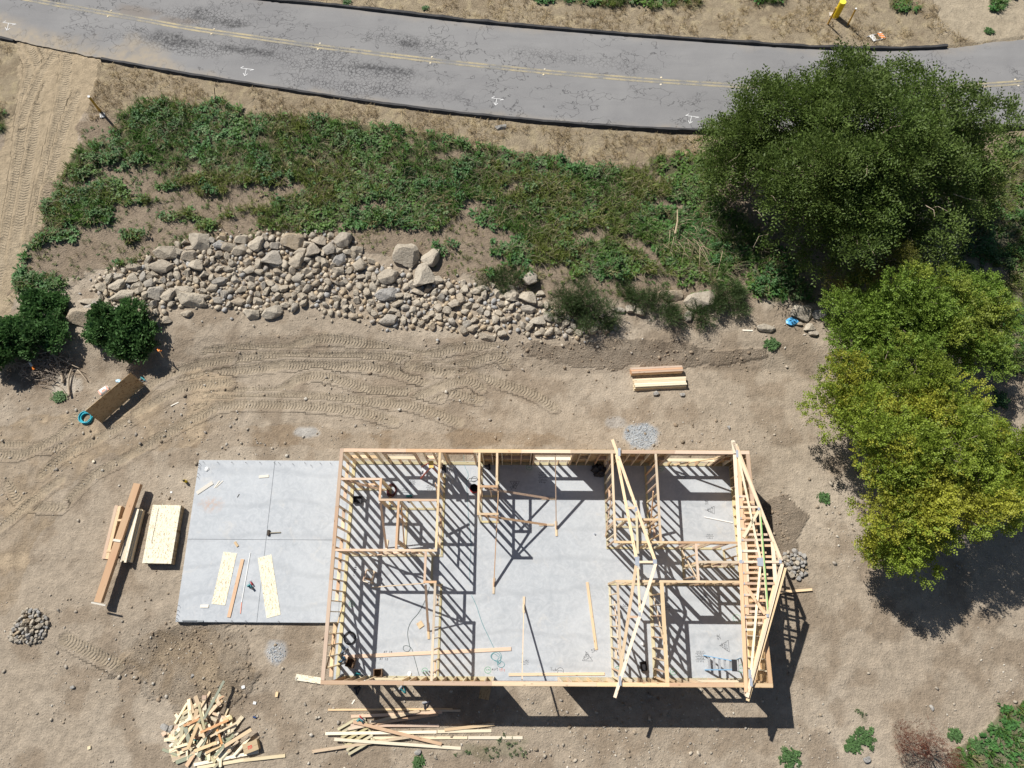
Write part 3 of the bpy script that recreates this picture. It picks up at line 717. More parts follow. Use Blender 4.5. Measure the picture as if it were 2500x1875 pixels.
# ------------------------------------------------------------------ house frame
WT = 2.46; PT = .038
X0, X1, Y0, Y1 = -7.1, 9.69, -2.35, 6.61
house = thing('house_frame', 'unroofed timber stud frame of a house standing on the concrete slab', 'house frame', ((X0 + X1) / 2, (Y0 + Y1) / 2, 0))
def wall(a, b, depth=.089, openings=(), sheath=None, out=None, top=FIR, block=True, spacing=.406, sole=True, phase=None, skip=(), plate_mat=None):
    """a, b: ends of the centre line. openings: (s0, s1, sill, head)"""
    a = Vector((a[0], a[1], 0)); b = Vector((b[0], b[1], 0)); L = (b - a).length; d = (b - a) / L; n = Vector((-d.y, d.x, 0))
    P = lambda s, z, off=0: a + d * s + n * off + Vector((0, 0, z))
    zt = WT
    w = board('wall_frame', P(0, zt - PT * 1.5), P(L, zt - PT * 1.5), depth - .002, PT, plate_mat or top, house)
    s = 0.0
    while s < L - .01:
        e = L if L - s < 3.2 else min(s + U(1.8, 4.2), L - .6)
        board('top_plate', P(s + .0015, zt - PT / 2 + .0005), P(e - .0015, zt - PT / 2 + .0005), depth, PT - .001, random.choice((plate_mat or top, plate_mat or top, PINE if top is FIR else FIR)), w); s = e
    if sole:
        cuts = [(s0, s1) for s0, s1, si, he in openings if si <= 0 and si > -1]
        s = 0
        for c0, c1 in sorted(cuts) + [(L, L)]:
            if c0 - s > .05: board('sole_plate', P(s, PT / 2), P(c0, PT / 2), depth, PT, TREATED, w)
            s = c1
    zl, zh = PT, zt - 2 * PT
    def stud(s, z0=zl, z1=zh, m=None):
        if 0.018 < s < L - .018: board('stud', P(s, z0), P(s, z1), PT, depth - .004, m or random.choice((PINE, PINE, PINE, FIR, PALE)), w, up=n)
    ss = [.02, L - .02]; s = spacing if phase is None else phase
    while s < L - .12: ss.append(s); s += spacing
    for s in ss:
        hit = None
        for o in openings:
            if o[0] - .03 < s < o[1] + .03: hit = o
        if any(q[0] < s < q[1] for q in skip): continue
        s_ = s + U(-.008, .008)
        if hit is None: stud(s_)
        elif hit[0] + .05 < s < hit[1] - .05:
            if hit[2] > .1: stud(s_, zl, hit[2] - PT)
            if hit[3] + .24 < zh - .05: stud(s_, hit[3] + .24, zh)
    for s0, s1, si, he in openings:
        stud(s0 - .057); stud(s1 + .057); stud(s0 - .019, zl, he); stud(s1 + .019, zl, he)
        board('header', P(s0 - .03, he + .12), P(s1 + .03, he + .12), depth - .006, .235, FIR, w)
        if si > .1: board('window_sill', P(s0, si - PT / 2), P(s1, si - PT / 2), depth - .004, PT, PALE, w)
    if block:
        full = sorted(x for x in ss if not any(o[0] - .1 < x < o[1] + .1 for o in openings) and not any(q[0] < x < q[1] for q in skip))
        for i, (p, q) in enumerate(zip(full[:-1], full[1:])):
            if .2 < q - p < .5 and random.random() < block:
                zz = 1.22 + (.02 if i % 2 else -.02); board('blocking', P(p + .021, zz), P(q - .021, zz), depth - .008, PT, random.choice((FIR, PINE)), w)
    if sheath:
        for s0, s1 in sheath:
            s = s0
            while s < s1 - .02:
                e = min(s + 1.22, s1)
                cell = [(s, e, -.04, zt - .01)]
                for o0, o1, si, he in openings:
                    new = []
                    for c0, c1, z0, z1 in cell:
                        if o1 <= c0 or o0 >= c1: new.append((c0, c1, z0, z1)); continue
                        if c0 < o0: new.append((c0, o0, z0, z1))
                        if o1 < c1: new.append((o1, c1, z0, z1))
                        m0, m1 = max(c0, o0), min(c1, o1)
                        new.append((m0, m1, he + .003, z1))
                    cell = new
                for c0, c1, z0, z1 in cell:
                    if c1 - c0 > .03 and z1 - z0 > .03:
                        board('sheathing_panel', P((c0 + c1) / 2, z0, out * (depth / 2 + .0075)), P((c0 + c1) / 2, z1, out * (depth / 2 + .0075)), c1 - c0 - .003, .011, OSBD, w, up=n * out)
                s = e
    return w
D6 = .14; h6 = D6 / 2
WINN = [(1.75, 2.95, 1.09, 2.05), (4.35, 5.45, -2, 2.05), (8.02, 9.56, 1.09, 2.05), (13.65, 15.75, .95, 2.1)]
wall((X0 + .143, Y1 - h6), (X1, Y1 - h6), D6, [(a - .14, b - .14, c, d) for a, b, c, d in WINN], sheath=[(5.5, X1 - X0 - .143)], out=1, block=.9)
WINS = [(1.7, 2.9, 1.0, 2.05), (6.4, 8.95, 0, 2.05), (14.3, 16.2, 1.0, 2.05)]
wall((X0, Y0 + h6), (X1, Y0 + h6), D6, WINS, sheath=[(.2, .95), (2.9, X1 - X0)], out=-1, block=.0, plate_mat=FIR)
wall((X0 + h6, Y0 + .143), (X0 + h6, Y1), D6, [], block=.85, top=FIR)
wall((X1 - h6, Y0 + .143), (X1 - h6, Y1 - .143), D6, [], sheath=[(-.14, Y1 - Y0 - .15)], out=-1, block=.6)
e = X0 + .143; n_ = Y1 - .143
I = dict(block=.25, top=PINE)
wall((-3.0, n_), (-3.0, 2.6), **I)                       # hall side of the north-west rooms
wall((e, 5.355), (-5.39, 5.355), **I)
wall((-5.345, 5.4), (-5.345, 4.56), skip=[(.15, .7)], **I)
wall((-5.39, 4.515), (-3.047, 4.515), **I)
wall((-4.575, 4.47), (-4.575, 2.59), openings=[(.7, 1.5, -2, 2.05)], **I)
wall((e, 2.54), (-2.955, 2.54), **I)
wall((-3.4, 2.493), (-3.4, 1.39), skip=[(.2, .9)], **I)
wall((-3.445, 1.345), (-2.93, 1.345), **I)
wall((-2.985, 1.3), (-2.985, Y0 + .143), **I)
wall((-1.375, n_), (-1.375, 4.02), **I)
wall((-.65, n_), (-.65, 5.125), skip=[(.2, 1.2)], **I)
wall((-1.33, 5.08), (-.605, 5.08), **I)
wall((-1.42, 3.975), (-.56, 3.975), **I)
wall((4.055, n_), (4.055, 2.96), **I)
wall((4.1, 3.795), (5.8, 3.795), openings=[(.5, 1.3, -2, 2.05)], **I)
wall((5.85, n_), (5.85, 2.96), **I)
wall((4.01, 2.91), (8.9, 2.91), openings=[(.5, 1.4, -2, 2.05), (2.2, 2.95, -2, 2.05), (3.9, 4.5, -2, 2.05)], **I)
wall((7.225, 2.865), (7.225, 1.465), **I)
wall((7.275, 2.165), (9.4, 2.165), **I)
wall((4.01, 1.42), (9.5, 1.42), openings=[(.75, 1.5, -2, 2.05), (2.6, 3.4, -2, 2.05)], **I)
wall((4.085, 1.375), (4.085, Y0 + .143), **I)
wall((5.79, 1.375), (5.79, Y0 + .143), D6, [], block=.2, top=PINE)
wall((9.0, 2.86), (9.0, 2.21), **I)
# temporary braces and let-in braces: part of the frame
def brace(p0, p1, w=.089, t=.038, m=None, cleat=None):
    o = board('brace', p0, p1, w, t, m or FIR, house, up=(0, 0, 1))
    if cleat:
        q = Vector(p1); d = Vector(cleat).normalized()
        board('cleat', q - d * .32 + Vector((0, 0, .02 - q.z)), q + d * .32 + Vector((0, 0, .02 - q.z)), .089, .038, PINE, o)
    return o
brace(at(1184, 1192, 2.35), at(1340, 1217, .04), cleat=(1, 0, 0)); brace(at(1175, 1258, 2.35), at(1334, 1281, .04), cleat=(1, 0, 0))
brace(at(1355.7, 1110, 2.33), at(1358, 1290, .04), .038, .089, cleat=(.03, -1, 0)); brace(at(1217, 1192, 2.3), at(1205.5, 1430, .04), .038, .089, cleat=(-.03, -1, 0))
brace(at(1274.5, 1659, 2.33), at(1279, 1476, .04), .038, .089, PINE, cleat=(.02, 1, 0))
brace(at(928.6, 1227, 2.3), at(943, 1336, .05), cleat=(.1, 1, 0)); brace(at(849, 1174, 2.3), at(938, 1197, 1.0))
brace(at(1021, 1346, 2.3), at(896, 1357, .1), .038, .089); brace(at(1036, 1424, 2.3), at(908, 1434, .06), .038, .089, PINE); brace(at(1039, 1428, 2.3), at(1045.5, 1540, .05), cleat=(.1, -1, 0))
brace(at(843, 1451, .3), at(797, 1632, 2.3), .038, .089, PINE); brace(at(1789, 1112, 2.25), at(1640, 1136, .3), .038, .089, PINE)
brace(at(1665, 1345, 1.0), at(1702, 1415, 2.3), .038, .089, PINE); brace(at(1492, 1215, 1.3), at(1478, 1310, .1), .038, .089); brace(at(1500, 1470, .5), at(1512, 1600, 2.2), .038, .089)
brace(at(1597, 1460, .6), at(1618, 1560, 2.2), .038, .089, PINE); brace(at(1595, 1200, 2.2), at(1587, 1300, .3), .038, .089); brace(at(980, 1235, 2.2), at(987, 1330, .3), .038, .089)
brace(at(1063, 1180, 2.2), at(1082, 1300, .2), .038, .089)

# ------------------------------------------------------------------ roof trusses lying on the plates
def truss(label, heel_n, heel_s, dz, lift, members, plates, group=None, sprayed=()):
    hn = at(*heel_n, WT + dz); hs = at(*heel_s, WT + dz)
    ax = (hs - hn).normalized(); side = Vector((-ax.y, ax.x, 0)); side = side if side.x > 0 else -side
    v = (side + Vector((0, 0, lift))).normalized(); nrm = ax.cross(v); nrm = nrm if nrm.z > 0 else -nrm
    Q = lambda p: on_plane(p[0], p[1], hn, nrm)
    t_ = thing('roof_truss', label, 'roof truss', (hn + hs) / 2, group)
    for nm, a, b, w, m, *k in members:
        off = nrm * (k[0] if k else 0)
        board(nm, Q(a) + off, Q(b) + off, w, .037, m, t_, up=nrm)
    for p, w, h, *k in plates:
        off = nrm * (.0205 + (k[0] if k else 0)); c = Q(p) + off
        board('gusset_plate', c - ax * h / 2, c + ax * h / 2, w, .003, STEEL, t_, up=nrm)
    for a, b in sprayed:
        board('paint_stripe', Q(a) + nrm * .024, Q(b) + nrm * .024, .028, .004, GREENPAINT, t_, up=nrm)
    return t_
P_ = PALE
truss('slim scissor roof truss lying alone across the middle rooms of the frame', (1501, 1106), (1507, 1672), .024, .28, [
    ('top_chord', (1495, 1073), (1599, 1368), .12, PINE), ('top_chord', (1601, 1376), (1501, 1703), .115, PINE),
    ('bottom_chord', (1505, 1110), (1553, 1360), .115, PINE, -.002), ('bottom_chord', (1553, 1380), (1511, 1660), .115, PINE, -.002),
    ('king_post', (1560, 1372), (1594, 1372), .085, PINE, .001), ('web', (1554, 1250), (1557, 1352), .09, TREATED), ('web', (1557, 1386), (1562, 1490), .09, PINE),
    ('web', (1530, 1240), (1550, 1240), .085, FIR, .002), ('web', (1538, 1506), (1556, 1506), .085, FIR, .002)],
    [((1512, 1104), .1, .33), ((1514, 1662), .1, .33), ((1556, 1370), .16, .34), ((1599, 1371), .15, .17), ((1553, 1243), .1, .16), ((1562, 1500), .1, .16)])
G0 = [('bottom_chord', (1794, 1110), (1808, 1370), .14, PINE), ('bottom_chord', (1808, 1373), (1822, 1690), .14, FIR), ('bottom_chord', (1803, 1120), (1824, 1500), .14, FIR, -.041), ('bottom_chord', (1789, 1075), (1794, 1107), .14, PALE)]
G0 += [('top_chord', (1791, 1080), (1908, 1369), .13, PINE), ('top_chord', (1910, 1377), (1824, 1702), .12, PINE), ('top_chord', (1797, 1090), (1897, 1345), .12, FIR, -.041), ('top_chord', (1893, 1420), (1828, 1680), .12, PINE, -.041)]
ysr_ = [1212, 1238, 1265, 1291, 1318, 1345, 1371.5, 1398, 1424.5, 1452, 1479, 1507, 1537]
xw = lambda y: np.interp(y, [1110, 1371, 1650], [1803, 1857, 1832])
xo = lambda y: np.interp(y, [1080, 1372, 1700], [1791, 1909, 1824]) - 5
xb = lambda y: np.interp(y, [1110, 1371, 1690], [1795, 1809, 1822]) + 4
LONG = (1238, 1318, 1371.5, 1424.5, 1507)
for y in ysr_:
    G0.append(('gable_stud', (xb(y), y), ((xo(y) if y in LONG else xw(y)), y), .088, random.choice((FIR, FIR, PINE)), -.002))
for y in (1265, 1291, 1345, 1398, 1452, 1479): G0.append(('gable_stud', (xw(y) + 5, y + 4), (xo(y) - 22, y + 4), .07, FIR, -.042))
G0 += [('web', (1886, 1322), (1893, 1420), .14, PINE, -.043), ('web', (1820, 1322), (1826, 1420), .09, PALE, -.042)]
truss('gable end truss with many upright studs, lying over the east wall', (1793, 1110), (1821, 1672), .108, .40, G0,
      [((1809, 1371), .12, .14), ((1905, 1371), .1, .14), ((1856, 1372), .2, .3, .04)] + [((xb(y) + 2, y), .04, .08) for y in ysr_])
G1_ = [(nm, (a[0] + 7, a[1] + 9), (b[0] + 1, b[1] + 9), w, m, *k) for nm, a, b, w, m, *k in G0 if nm in ('gable_stud', 'bottom_chord', 'top_chord') and not k]
for y in ysr_[:-1]: G1_.append(('gable_stud', (xb(y) + 4, y + 14), (xo(y + 14) - 3, y + 14), .088, FIR, -.002))
truss('lowest truss of the stack, hidden under the gable truss on the east wall', (1797, 1110), (1825, 1672), .024, .40, G1_, [])  # extra truss added underneath, studs offset to thicken the stack's cast shadow
truss('scissor truss with a green spray-painted tie stacked on the gable truss', (1799, 1108), (1826, 1672), .150, .40, [
    ('bottom_chord', (1803, 1115), (1856, 1362), .085, PALE), ('bottom_chord', (1856, 1382), (1833, 1648), .085, PALE),
    ('tie', (1855, 1245), (1875, 1500), .085, TREATED, .039), ('web', (1852, 1247), (1815, 1312), .12, PALE, -.0), ('web', (1822, 1432), (1868, 1500), .12, FIR, -.0),
    ('top_chord', (1800, 1100), (1905, 1362), .09, PINE, .001), ('top_chord', (1905, 1384), (1828, 1690), .08, PINE, .001)],
    [((1857, 1372), .2, .32, .04), ((1853, 1243), .09, .12, .04), ((1874, 1503), .09, .12, .04), ((1800, 1108), .1, .3), ((1834, 1665), .1, .3), ((1831, 1645), .1, .3)],
    sprayed=[((1857, 1262), (1874, 1488))])
for p in list(bpy.data.objects):
    if p.name.startswith('paint_stripe'):
        M = WM[p.name].copy(); M.translation += Vector((0, 0, .04)); WM[p.name] = M; p.matrix_basis = M
# ------------------------------------------------------------------ markings, bolts and small things on the slab
def scribble(cx, cy, w, h, n, ang=0.0):
    """illegible handwriting: n small letter strokes"""
    out = []; ca, sa = math.cos(ang), math.sin(ang)
    for i in range(n):
        x = -w / 2 + w * (i + .1) / n; cw = w / n * .7
        pts = [(x + cw * U(0, 1), h * U(-.5, .5)) for _ in range(4)]
        out.append([(cx + a * ca - b * sa, cy + a * sa + b * ca) for a, b in pts])
    return out
def text_strokes(s, cx, cy, h, ang=0.0):
    F = {'L': [[(0, 1), (0, 0), (.6, 0)]], 'S': [[(.6, .9), (.2, 1), (0, .75), (.6, .35), (.4, 0), (0, .1)]], 'R': [[(0, 0), (0, 1), (.55, .8), (0, .5), (.6, 0)]], 'T': [[(0, 1), (.7, 1)], [(.35, 1), (.35, 0)]],
         'W': [[(0, 1), (.2, 0), (.4, .7), (.6, 0), (.8, 1)]], 'A': [[(0, 0), (.35, 1), (.7, 0)], [(.15, .4), (.55, .4)]], '1': [[(.2, 1), (.2, 0)]], '8': [[(.3, .5), (0, .8), (.3, 1), (.6, .8), (0, .2), (.3, 0), (.6, .2), (.3, .5)]],
         '2': [[(0, .8), (.3, 1), (.6, .7), (0, 0), (.6, 0)]], 'e': [[(0, .3), (.5, .35), (.25, .6), (0, .3), (.3, 0), (.5, .1)]], 's': [[(.5, .55), (.1, .5), (.5, .15), (0, 0)]], 't': [[(.25, 1), (.25, 0), (.5, 0)], [(0, .6), (.5, .6)]], 'u': [[(0, .6), (.05, 0), (.5, .05), (.5, .6)]], 'b': [[(0, 1), (0, 0), (.5, .2), (.3, .5), (0, .35)]],
         '6': [[(.5, 1), (0, .4), (.3, 0), (.6, .3), (.1, .45)]], '4': [[(.4, 0), (.4, 1), (0, .4), (.6, .4)]], '0': [[(.3, 0), (0, .5), (.3, 1), (.6, .5), (.3, 0)]], ' ': []}
    ca, sa = math.cos(ang), math.sin(ang); out = []; x0 = -len(s) * .42
    for i, c in enumerate(s):
        for st in F.get(c, []):
            out.append([(cx + h * ((x0 + i * .9 + a) * ca - (b - .5) * sa), cy + h * ((x0 + i * .9 + a) * sa + (b - .5) * ca)) for a, b in st])
    return out
def note(strokes, mat=INK, w=.012, z=.003): return stroke_sheet('marker_note', strokes, w, z, mat, slab)
def ring(px, py, r, mat, n=14): c = at(px, py); return [[(c.x + r * math.cos(2 * math.pi * k / n), c.y + r * .95 * math.sin(2 * math.pi * k / n)) for k in range(n + 1)]]
def px2(pts): return [tuple(at(a, b)[:2]) for a, b in pts]
def tri_note(tri, word, wpx, ang, rows):
    s = [px2(tri + tri[:1])]
    c = at(*wpx); s += text_strokes(word, c.x, c.y, .13, ang)
    for px, py, w, n in rows: c = at(px, py); s += scribble(c.x, c.y, w, .07, n, ang)
    note(s)
tri_note([(1432.5, 1592), (1422, 1613), (1447, 1614)], 'L SR', (1443, 1590), .3, [(1434, 1598, .14, 3), (1432, 1603, .22, 4), (1436, 1607, .36, 6)])
tri_note([(1758, 1576), (1778, 1563), (1780.5, 1592)], 'L SR', (1756, 1562), 1.75, [(1764, 1576, .14, 3), (1769, 1578, .22, 4), (1774, 1578, .36, 6)])
tri_note([(1725, 1245.5), (1743.5, 1236), (1744, 1255)], 'L SR', (1725, 1233), 1.45, [(1730, 1246, .14, 3), (1735, 1246, .22, 4), (1739, 1245, .3, 5)])
tri_note([(1245, 1175), (1268, 1175), (1258, 1194)], 'L SR', (1245, 1193), .4, [(1257, 1178, .18, 3), (1258, 1182, .2, 4), (1259, 1186, .14, 3)])
def frac_note(px, py, n=2, w=.34):
    s = []
    for k in range(n):
        c = at(px, py + (k - (n - 1) / 2) * 8); s += scribble(c.x, c.y, w * .8, .07, 5)
        if k < n - 1: a = at(px, py + (k - (n - 2) / 2) * 8); s.append([(a.x - w / 2, a.y), (a.x + w / 2, a.y + .01)])
    note(s)
for q in [(1282, 1617), (1733, 1310), (1710, 1603, 4, .4), (1325, 1166, 4, .4), (1525, 1481), (1628, 1484), (1717, 1460), (1006, 1178), (1050, 1190), (988, 1198), (1668, 1163)]: frac_note(*q)
for px, py, r, m, t in [(1191, 1636, .13, GREENINK, 4), (1037, 1638, .12, GREENINK, 4), (1368, 1638, .13, INK, 4), (1811, 1632, .15, GREENINK, 3), (1292, 1141, .13, GREENINK, 3), (889, 1219, .12, INK, 3), (859, 1474, .12, GREENINK, 3), (1799, 1510, .16, GREENINK, 3), (1613, 1144, .12, GREENINK, 3), (1644, 1640, .13, GREENINK, 3), (1508, 1633, .1, GREENINK, 2)]:
    c = at(px, py); note(ring(px, py, r, m) + scribble(c.x, c.y, r * 1.2, .06, t), m, .014)
for s, px, py, h in (('west', 1206, 1633, .1), ('Tub', 1352, 1634, .11), ('AT 18', 947, 1592, .08), ('AT 12', 937, 1609, .08)):
    c = at(px, py); note(text_strokes(s, c.x, c.y, h))
c = at(1226, 1636); note(scribble(c.x, c.y, .25, .18, 4), REDINK)
c = at(867, 1392); note(scribble(c.x, c.y, .5, .12, 6, 1.5), INK, .02)
def anchor(p, d):
    bm = bmesh.new(); p = Vector(p); bm_tube(bm, [p, p + Vector((0, 0, .09)), p + Vector((d[0] * .04, d[1] * .04, .13))], .008, 5)
    bm_obj('anchor_bolt', bm, IRON, slab)
for px, py in crop(400, 1090, 4.424, [(430, 168), (585, 172), (737, 172), (890, 175), (1040, 172), (1195, 175), (1245, 178), (1395, 190), (1525, 178), (1690, 180), (1800, 180), (1590, 203), (382, 185), (378, 210), (372, 228), (368, 290), (362, 328)]) + [(434, 1478), (431, 1490), (430, 1500), (428, 1510), (428, 1516), (527, 1520), (566, 1521), (600, 1521), (680, 1520)]:
    p = at(px, py); p.x = max(p.x, -13.87); p.y = min(max(p.y, -.14), 6.56); anchor(p, (.4, -.8))
bm = bmesh.new(); p = at(463, 1517); bm_tube(bm, [p + Vector((-.3, .03, .025)), p + Vector((.3, .03, .025))], .022, 6); bm_box(bm, p + Vector((.45, .01, .02)), (.25, .06, .03))
tag(bm_obj('concrete_tool', bm, plain('grey_metal', (.25, .27, .28), .5)), 'grey metal bar lying on the south-west corner of the garage slab', 'tool')

def lay(name, label, cat, a, b, w, t, mat, z=0.0, group=None, up=(0, 0, 1)):
    """a loose board lying flat; a, b pixels at its top, z = height of what it lies on"""
    p = at(a[0], a[1], z + t); q = at(b[0], b[1], z + t); p.z = q.z = z + t / 2
    return tag(board(name, p, q, w, t, mat, None, up), label, cat, group)
lay('board', 'long reddish board lying across the west rooms under the dividing wall', 'board', (836, 1604), (1248, 1584), .14, .036, FIR)
lay('board', 'reddish board lying alone on the open slab beside the east rooms', 'board', (1433.5, 1421), (1456, 1586), .11, .036, PINE)
lay('board', 'pale board lying on the slab along the inside of the south wall', 'board', (1242, 1647), (1476, 1645), .11, .036, PINE)
lay('board', 'tan board lying on the garage slab between two strand board strips', 'board', (592, 1365), (558, 1507), .14, .036, FIR)
lay('strand_board_strip', 'left strip of pale strand board lying on the garage slab', 'strand board', (562, 1349), (533, 1476), .58, .014, OSB)
lay('strand_board_strip', 'right strip of pale strand board, beside the saw on the garage slab', 'strand board', (646, 1358), (668, 1505), .58, .014, OSB)
rod = thing('level_rod', 'thin white rod with a red end lying on the garage slab', 'rod', at(600, 1420))
board('shaft', at(611, 1349, .012), at(590, 1470, .012), .028, .02, WHITE, rod); board('red_tip', at(589.9, 1470.5, .012), at(587, 1498, .012), .03, .022, PINK, rod)
lay('white_board', 'white board lying aslant near the garage slab corner', 'board', (480, 1204), (519, 1178), .16, .025, WHITEWOOD)
lay('white_strip', 'thin white strip nearest the slanting white board', 'strip', (523, 1191), (536, 1174), .035, .02, WHITEWOOD)
lay('white_strip', 'thin white strip farther from the slanting white board', 'strip', (527, 1190), (544, 1174), .03, .02, WHITEWOOD)
lay('white_board', 'short white board near the upper control joint', 'board', (632, 1164), (656, 1162), .11, .025, WHITEWOOD)
lay('white_board', 'small white block at the lower left of the garage slab', 'block', (489, 1480), (509, 1480), .12, .03, WHITEWOOD)
lay('wood_block', 'short wood offcut below the crossing of the control joints', 'block', (573, 1323), (580, 1334), .1, .038, PINE)
lay('steel_pin', 'small dark steel pin on the garage slab', 'pin', (579, 1214), (584, 1206), .02, .02, IRON)
lay('white_pipe', 'thin white pipe lying on the slab of the north-east room', 'pipe', (1720, 1262), (1789, 1276), .04, .035, WHITE)
lay('white_sheet', 'white rectangular sheet lying inside the south wall', 'sheet', (888, 1655), (925, 1655), .2, .03, WHITE)
p = at(1026, 1525); bm = bmesh.new(); bm_box(bm, p + Vector((0, 0, .02)), (.24, .24, .04), Matrix.Rotation(.6, 3, 'Z')); tag(bm_obj('wood_block', bm, PINE), 'square wood offcut lying on the slab of the south-west room', 'block')
# crumpled white bag
def crumple(name, p, s, mat, label, cat, flat=.5, sub=2, seed=0):
    bm = bmesh.new(); bmesh.ops.create_icosphere(bm, subdivisions=sub, radius=1)
    r_ = random.Random(seed)
    for v in bm.verts: v.co *= r_.uniform(.65, 1.15); v.co = Vector((v.co.x * s[0], v.co.y * s[1], max(v.co.z, -.6) * s[2] * flat))
    lo = min(v.co.z for v in bm.verts)
    bmesh.ops.translate(bm, vec=Vector(p) - Vector((0, 0, lo + .004)), verts=bm.verts)
    return tag(bm_obj(name, bm, mat), label, cat)
crumple('plastic_bag', at(505, 1145), (.1, .12, .08), WHITE, 'crumpled white plastic bag near the garage slab top edge', 'bag', seed=1)
crumple('plastic_bag', at(1000, 1645), (.09, .11, .08), WHITE, 'crumpled white bag on the slab inside the south wall', 'bag', seed=2)
crumple('plastic_bag', GP(1933, 787), (.28, .22, .2), plain('blue_film', (.10, .38, .75), .3, var=.5, scale=8), 'crumpled shiny blue plastic bag among the boulders by the trees', 'bag', seed=3)

# ------------------------------------------------------------------ tools
def sledge():
    t_ = thing('sledgehammer', 'sledgehammer lying beside the crossing of the garage slab joints', 'hammer', at(665, 1300))
    board('handle', at(658, 1301, .04), at(685, 1299.5, .03), .035, .035, WEATH, t_)
    p = at(657, 1301); bm = bmesh.new(); bm_box(bm, p + Vector((-.01, .0, .045)), (.1, .24, .09)); bmesh.ops.bevel(bm, geom=bm.edges[:], offset=.015, segments=1, affect='EDGES'); bm_obj('head', bm, IRON, t_)
sledge()
def circ_saw(p, ang, label, body=TEAL, guard=RED):
    p = Vector(p); Rz = Matrix.Rotation(ang, 4, 'Z'); T = Matrix.Translation(p) @ Rz
    t_ = thing('circular_saw', label, 'saw', p)
    def part(nm, f, m, sm=False):
        bm = bmesh.new(); f(bm); bm.transform(T); bm_obj(nm, bm, m, t_, sm=sm)
    part('base_plate', lambda b: bm_box(b, (0, 0, .006), (.30, .15, .008)), STEEL)
    part('blade_guard', lambda b: bm_cone(b, (0, -.03, .075), .095, .095, .03, 16, Matrix.Rotation(R(90), 3, 'X')), guard)
    part('motor', lambda b: bm_cone(b, (.0, .16, .09), .055, .045, .14, 12, Matrix.Rotation(R(90), 3, 'X')), body)
    part('handle', lambda b: bm_tube(b, catmull([(-.02, .02, .14), (-.1, .02, .17), (-.17, .02, .14), (-.19, .02, .06), (-.10, .02, .05)], 4), .02, 6), body)
    part('battery', lambda b: bm_box(b, (-.2, .03, .09), (.08, .08, .1)), DARK)
    return t_
circ_saw(at(614, 1426), 2.2, 'teal and red circular saw lying on the garage slab')
circ_saw(GP(882, 1752, .10), 2.4, 'teal circular saw resting on the boards laid over the pallet')
circ_saw(at(842, 1612), .4, 'blue circular saw in the south-west corner of the frame', plain('blue_tool', (.06, .17, .30), .4), ALU)
circ_saw(at(872, 1641), 2.8, 'teal circular saw beside the south wall corner tools', TEAL, DARK)
circ_saw(at(843, 1585), 1.0, 'grey blue circular saw below the black hose ring', plain('grey_tool', (.18, .25, .33), .4), ALU)
def nail_gun(p, ang, label, c=DARK, c2=TEAL):
    p = Vector(p); T = Matrix.Translation(p) @ Matrix.Rotation(ang, 4, 'Z'); t_ = thing('nail_gun', label, 'nail gun', p)
    def part(nm, f, m):
        bm = bmesh.new(); f(bm); bm.transform(T); bm_obj(nm, bm, m, t_)
    part('housing', lambda b: bm_cone(b, (-.14, 0, .055), .05, .038, .26, 10, Matrix.Rotation(R(90), 3, 'Y')), c2)
    part('handle', lambda b: bm_bar(b, (-.06, .0, .05), (-.09, -.25, .035), .045, .05), c)
    part('magazine', lambda b: bm_bar(b, (.13, -.01, .04), (-.07, -.27, .028), .035, .05), c)
    part('nose', lambda b: bm_tube(b, [(.1, 0, .055), (.2, 0, .04)], .016, 6), STEEL)
nail_gun(at(1000, 1211), .1, 'teal nail gun lying beside the inner partition of the north-west room')
nail_gun(at(1195, 1141), -1.4, 'dark nail gun lying inside the small closet', DARK, DARK)
nail_gun(GP(1040, 1714), .2, 'grey nail gun lying on sunlit soil south of the frame', DARK, ALU)
nail_gun(at(832, 1651), .8, 'dark nail gun in the south-west corner of the frame', DARK, DARK)
nail_gun(GP(873, 1678), .3, 'dark nail gun on shaded soil below the south-west corner', DARK, DARK)
nail_gun(GP(980, 1676), .9, 'silver and teal nail gun on soil just outside the south wall', TEAL, ALU)
nail_gun(GP(351, 926), -.6, 'dark tool lying behind the leaning strand board', DARK, TEAL)
def crate(name, label, p, s, ang, mat, wall_=.025, cat='bin', taper=.0):
    bm = bmesh.new(); w, d, h = s
    def rc(w_, d_, z): return [bm.verts.new((x * w_ / 2, y * d_ / 2, z)) for x, y in ((-1, -1), (1, -1), (1, 1), (-1, 1))]
    a = rc(w * (1 - taper), d * (1 - taper), 0); b_ = rc(w, d, h); c_ = rc(w - 2 * wall_, d - 2 * wall_, h); e_ = rc(w * (1 - taper) - 2 * wall_, d * (1 - taper) - 2 * wall_, wall_)
    bm.faces.new(a[::-1]); bm.faces.new(e_)
    for q, r_ in ((a, b_), (b_, c_), (c_, e_)):
        for k in range(4): bm.faces.new((q[k], q[(k + 1) % 4], r_[(k + 1) % 4], r_[k]))
    bm.transform(Matrix.Translation(p) @ Matrix.Rotation(ang, 4, 'Z'))
    return tag(bm_obj(name, bm, mat), label, cat)
crate('storage_bin', 'open brown rectangular bin standing inside the south wall', at(926, 1642), (.34, .34, .38), .05, BROWNP, .03, taper=.12)
crate('storage_bin', 'open dark box with tools in the south-west corner', at(858, 1617), (.32, .36, .3), -.3, BROWNP, .03)
crate('tool_box', 'black open case lying by the wall in the corridor room', at(1570, 1626), (.26, .36, .16), .15, DARK, .02, 'case')
crate('tool_box', 'black case on the slab by the west wall', at(874, 1221), (.36, .32, .16), .0, DARK, .02, 'case')
crumple('tool_bag', at(1462, 1150), (.34, .3, .35), DARK, 'black soft tool bag in the shaded corner of the great room', 'bag', .6, 3, 5)
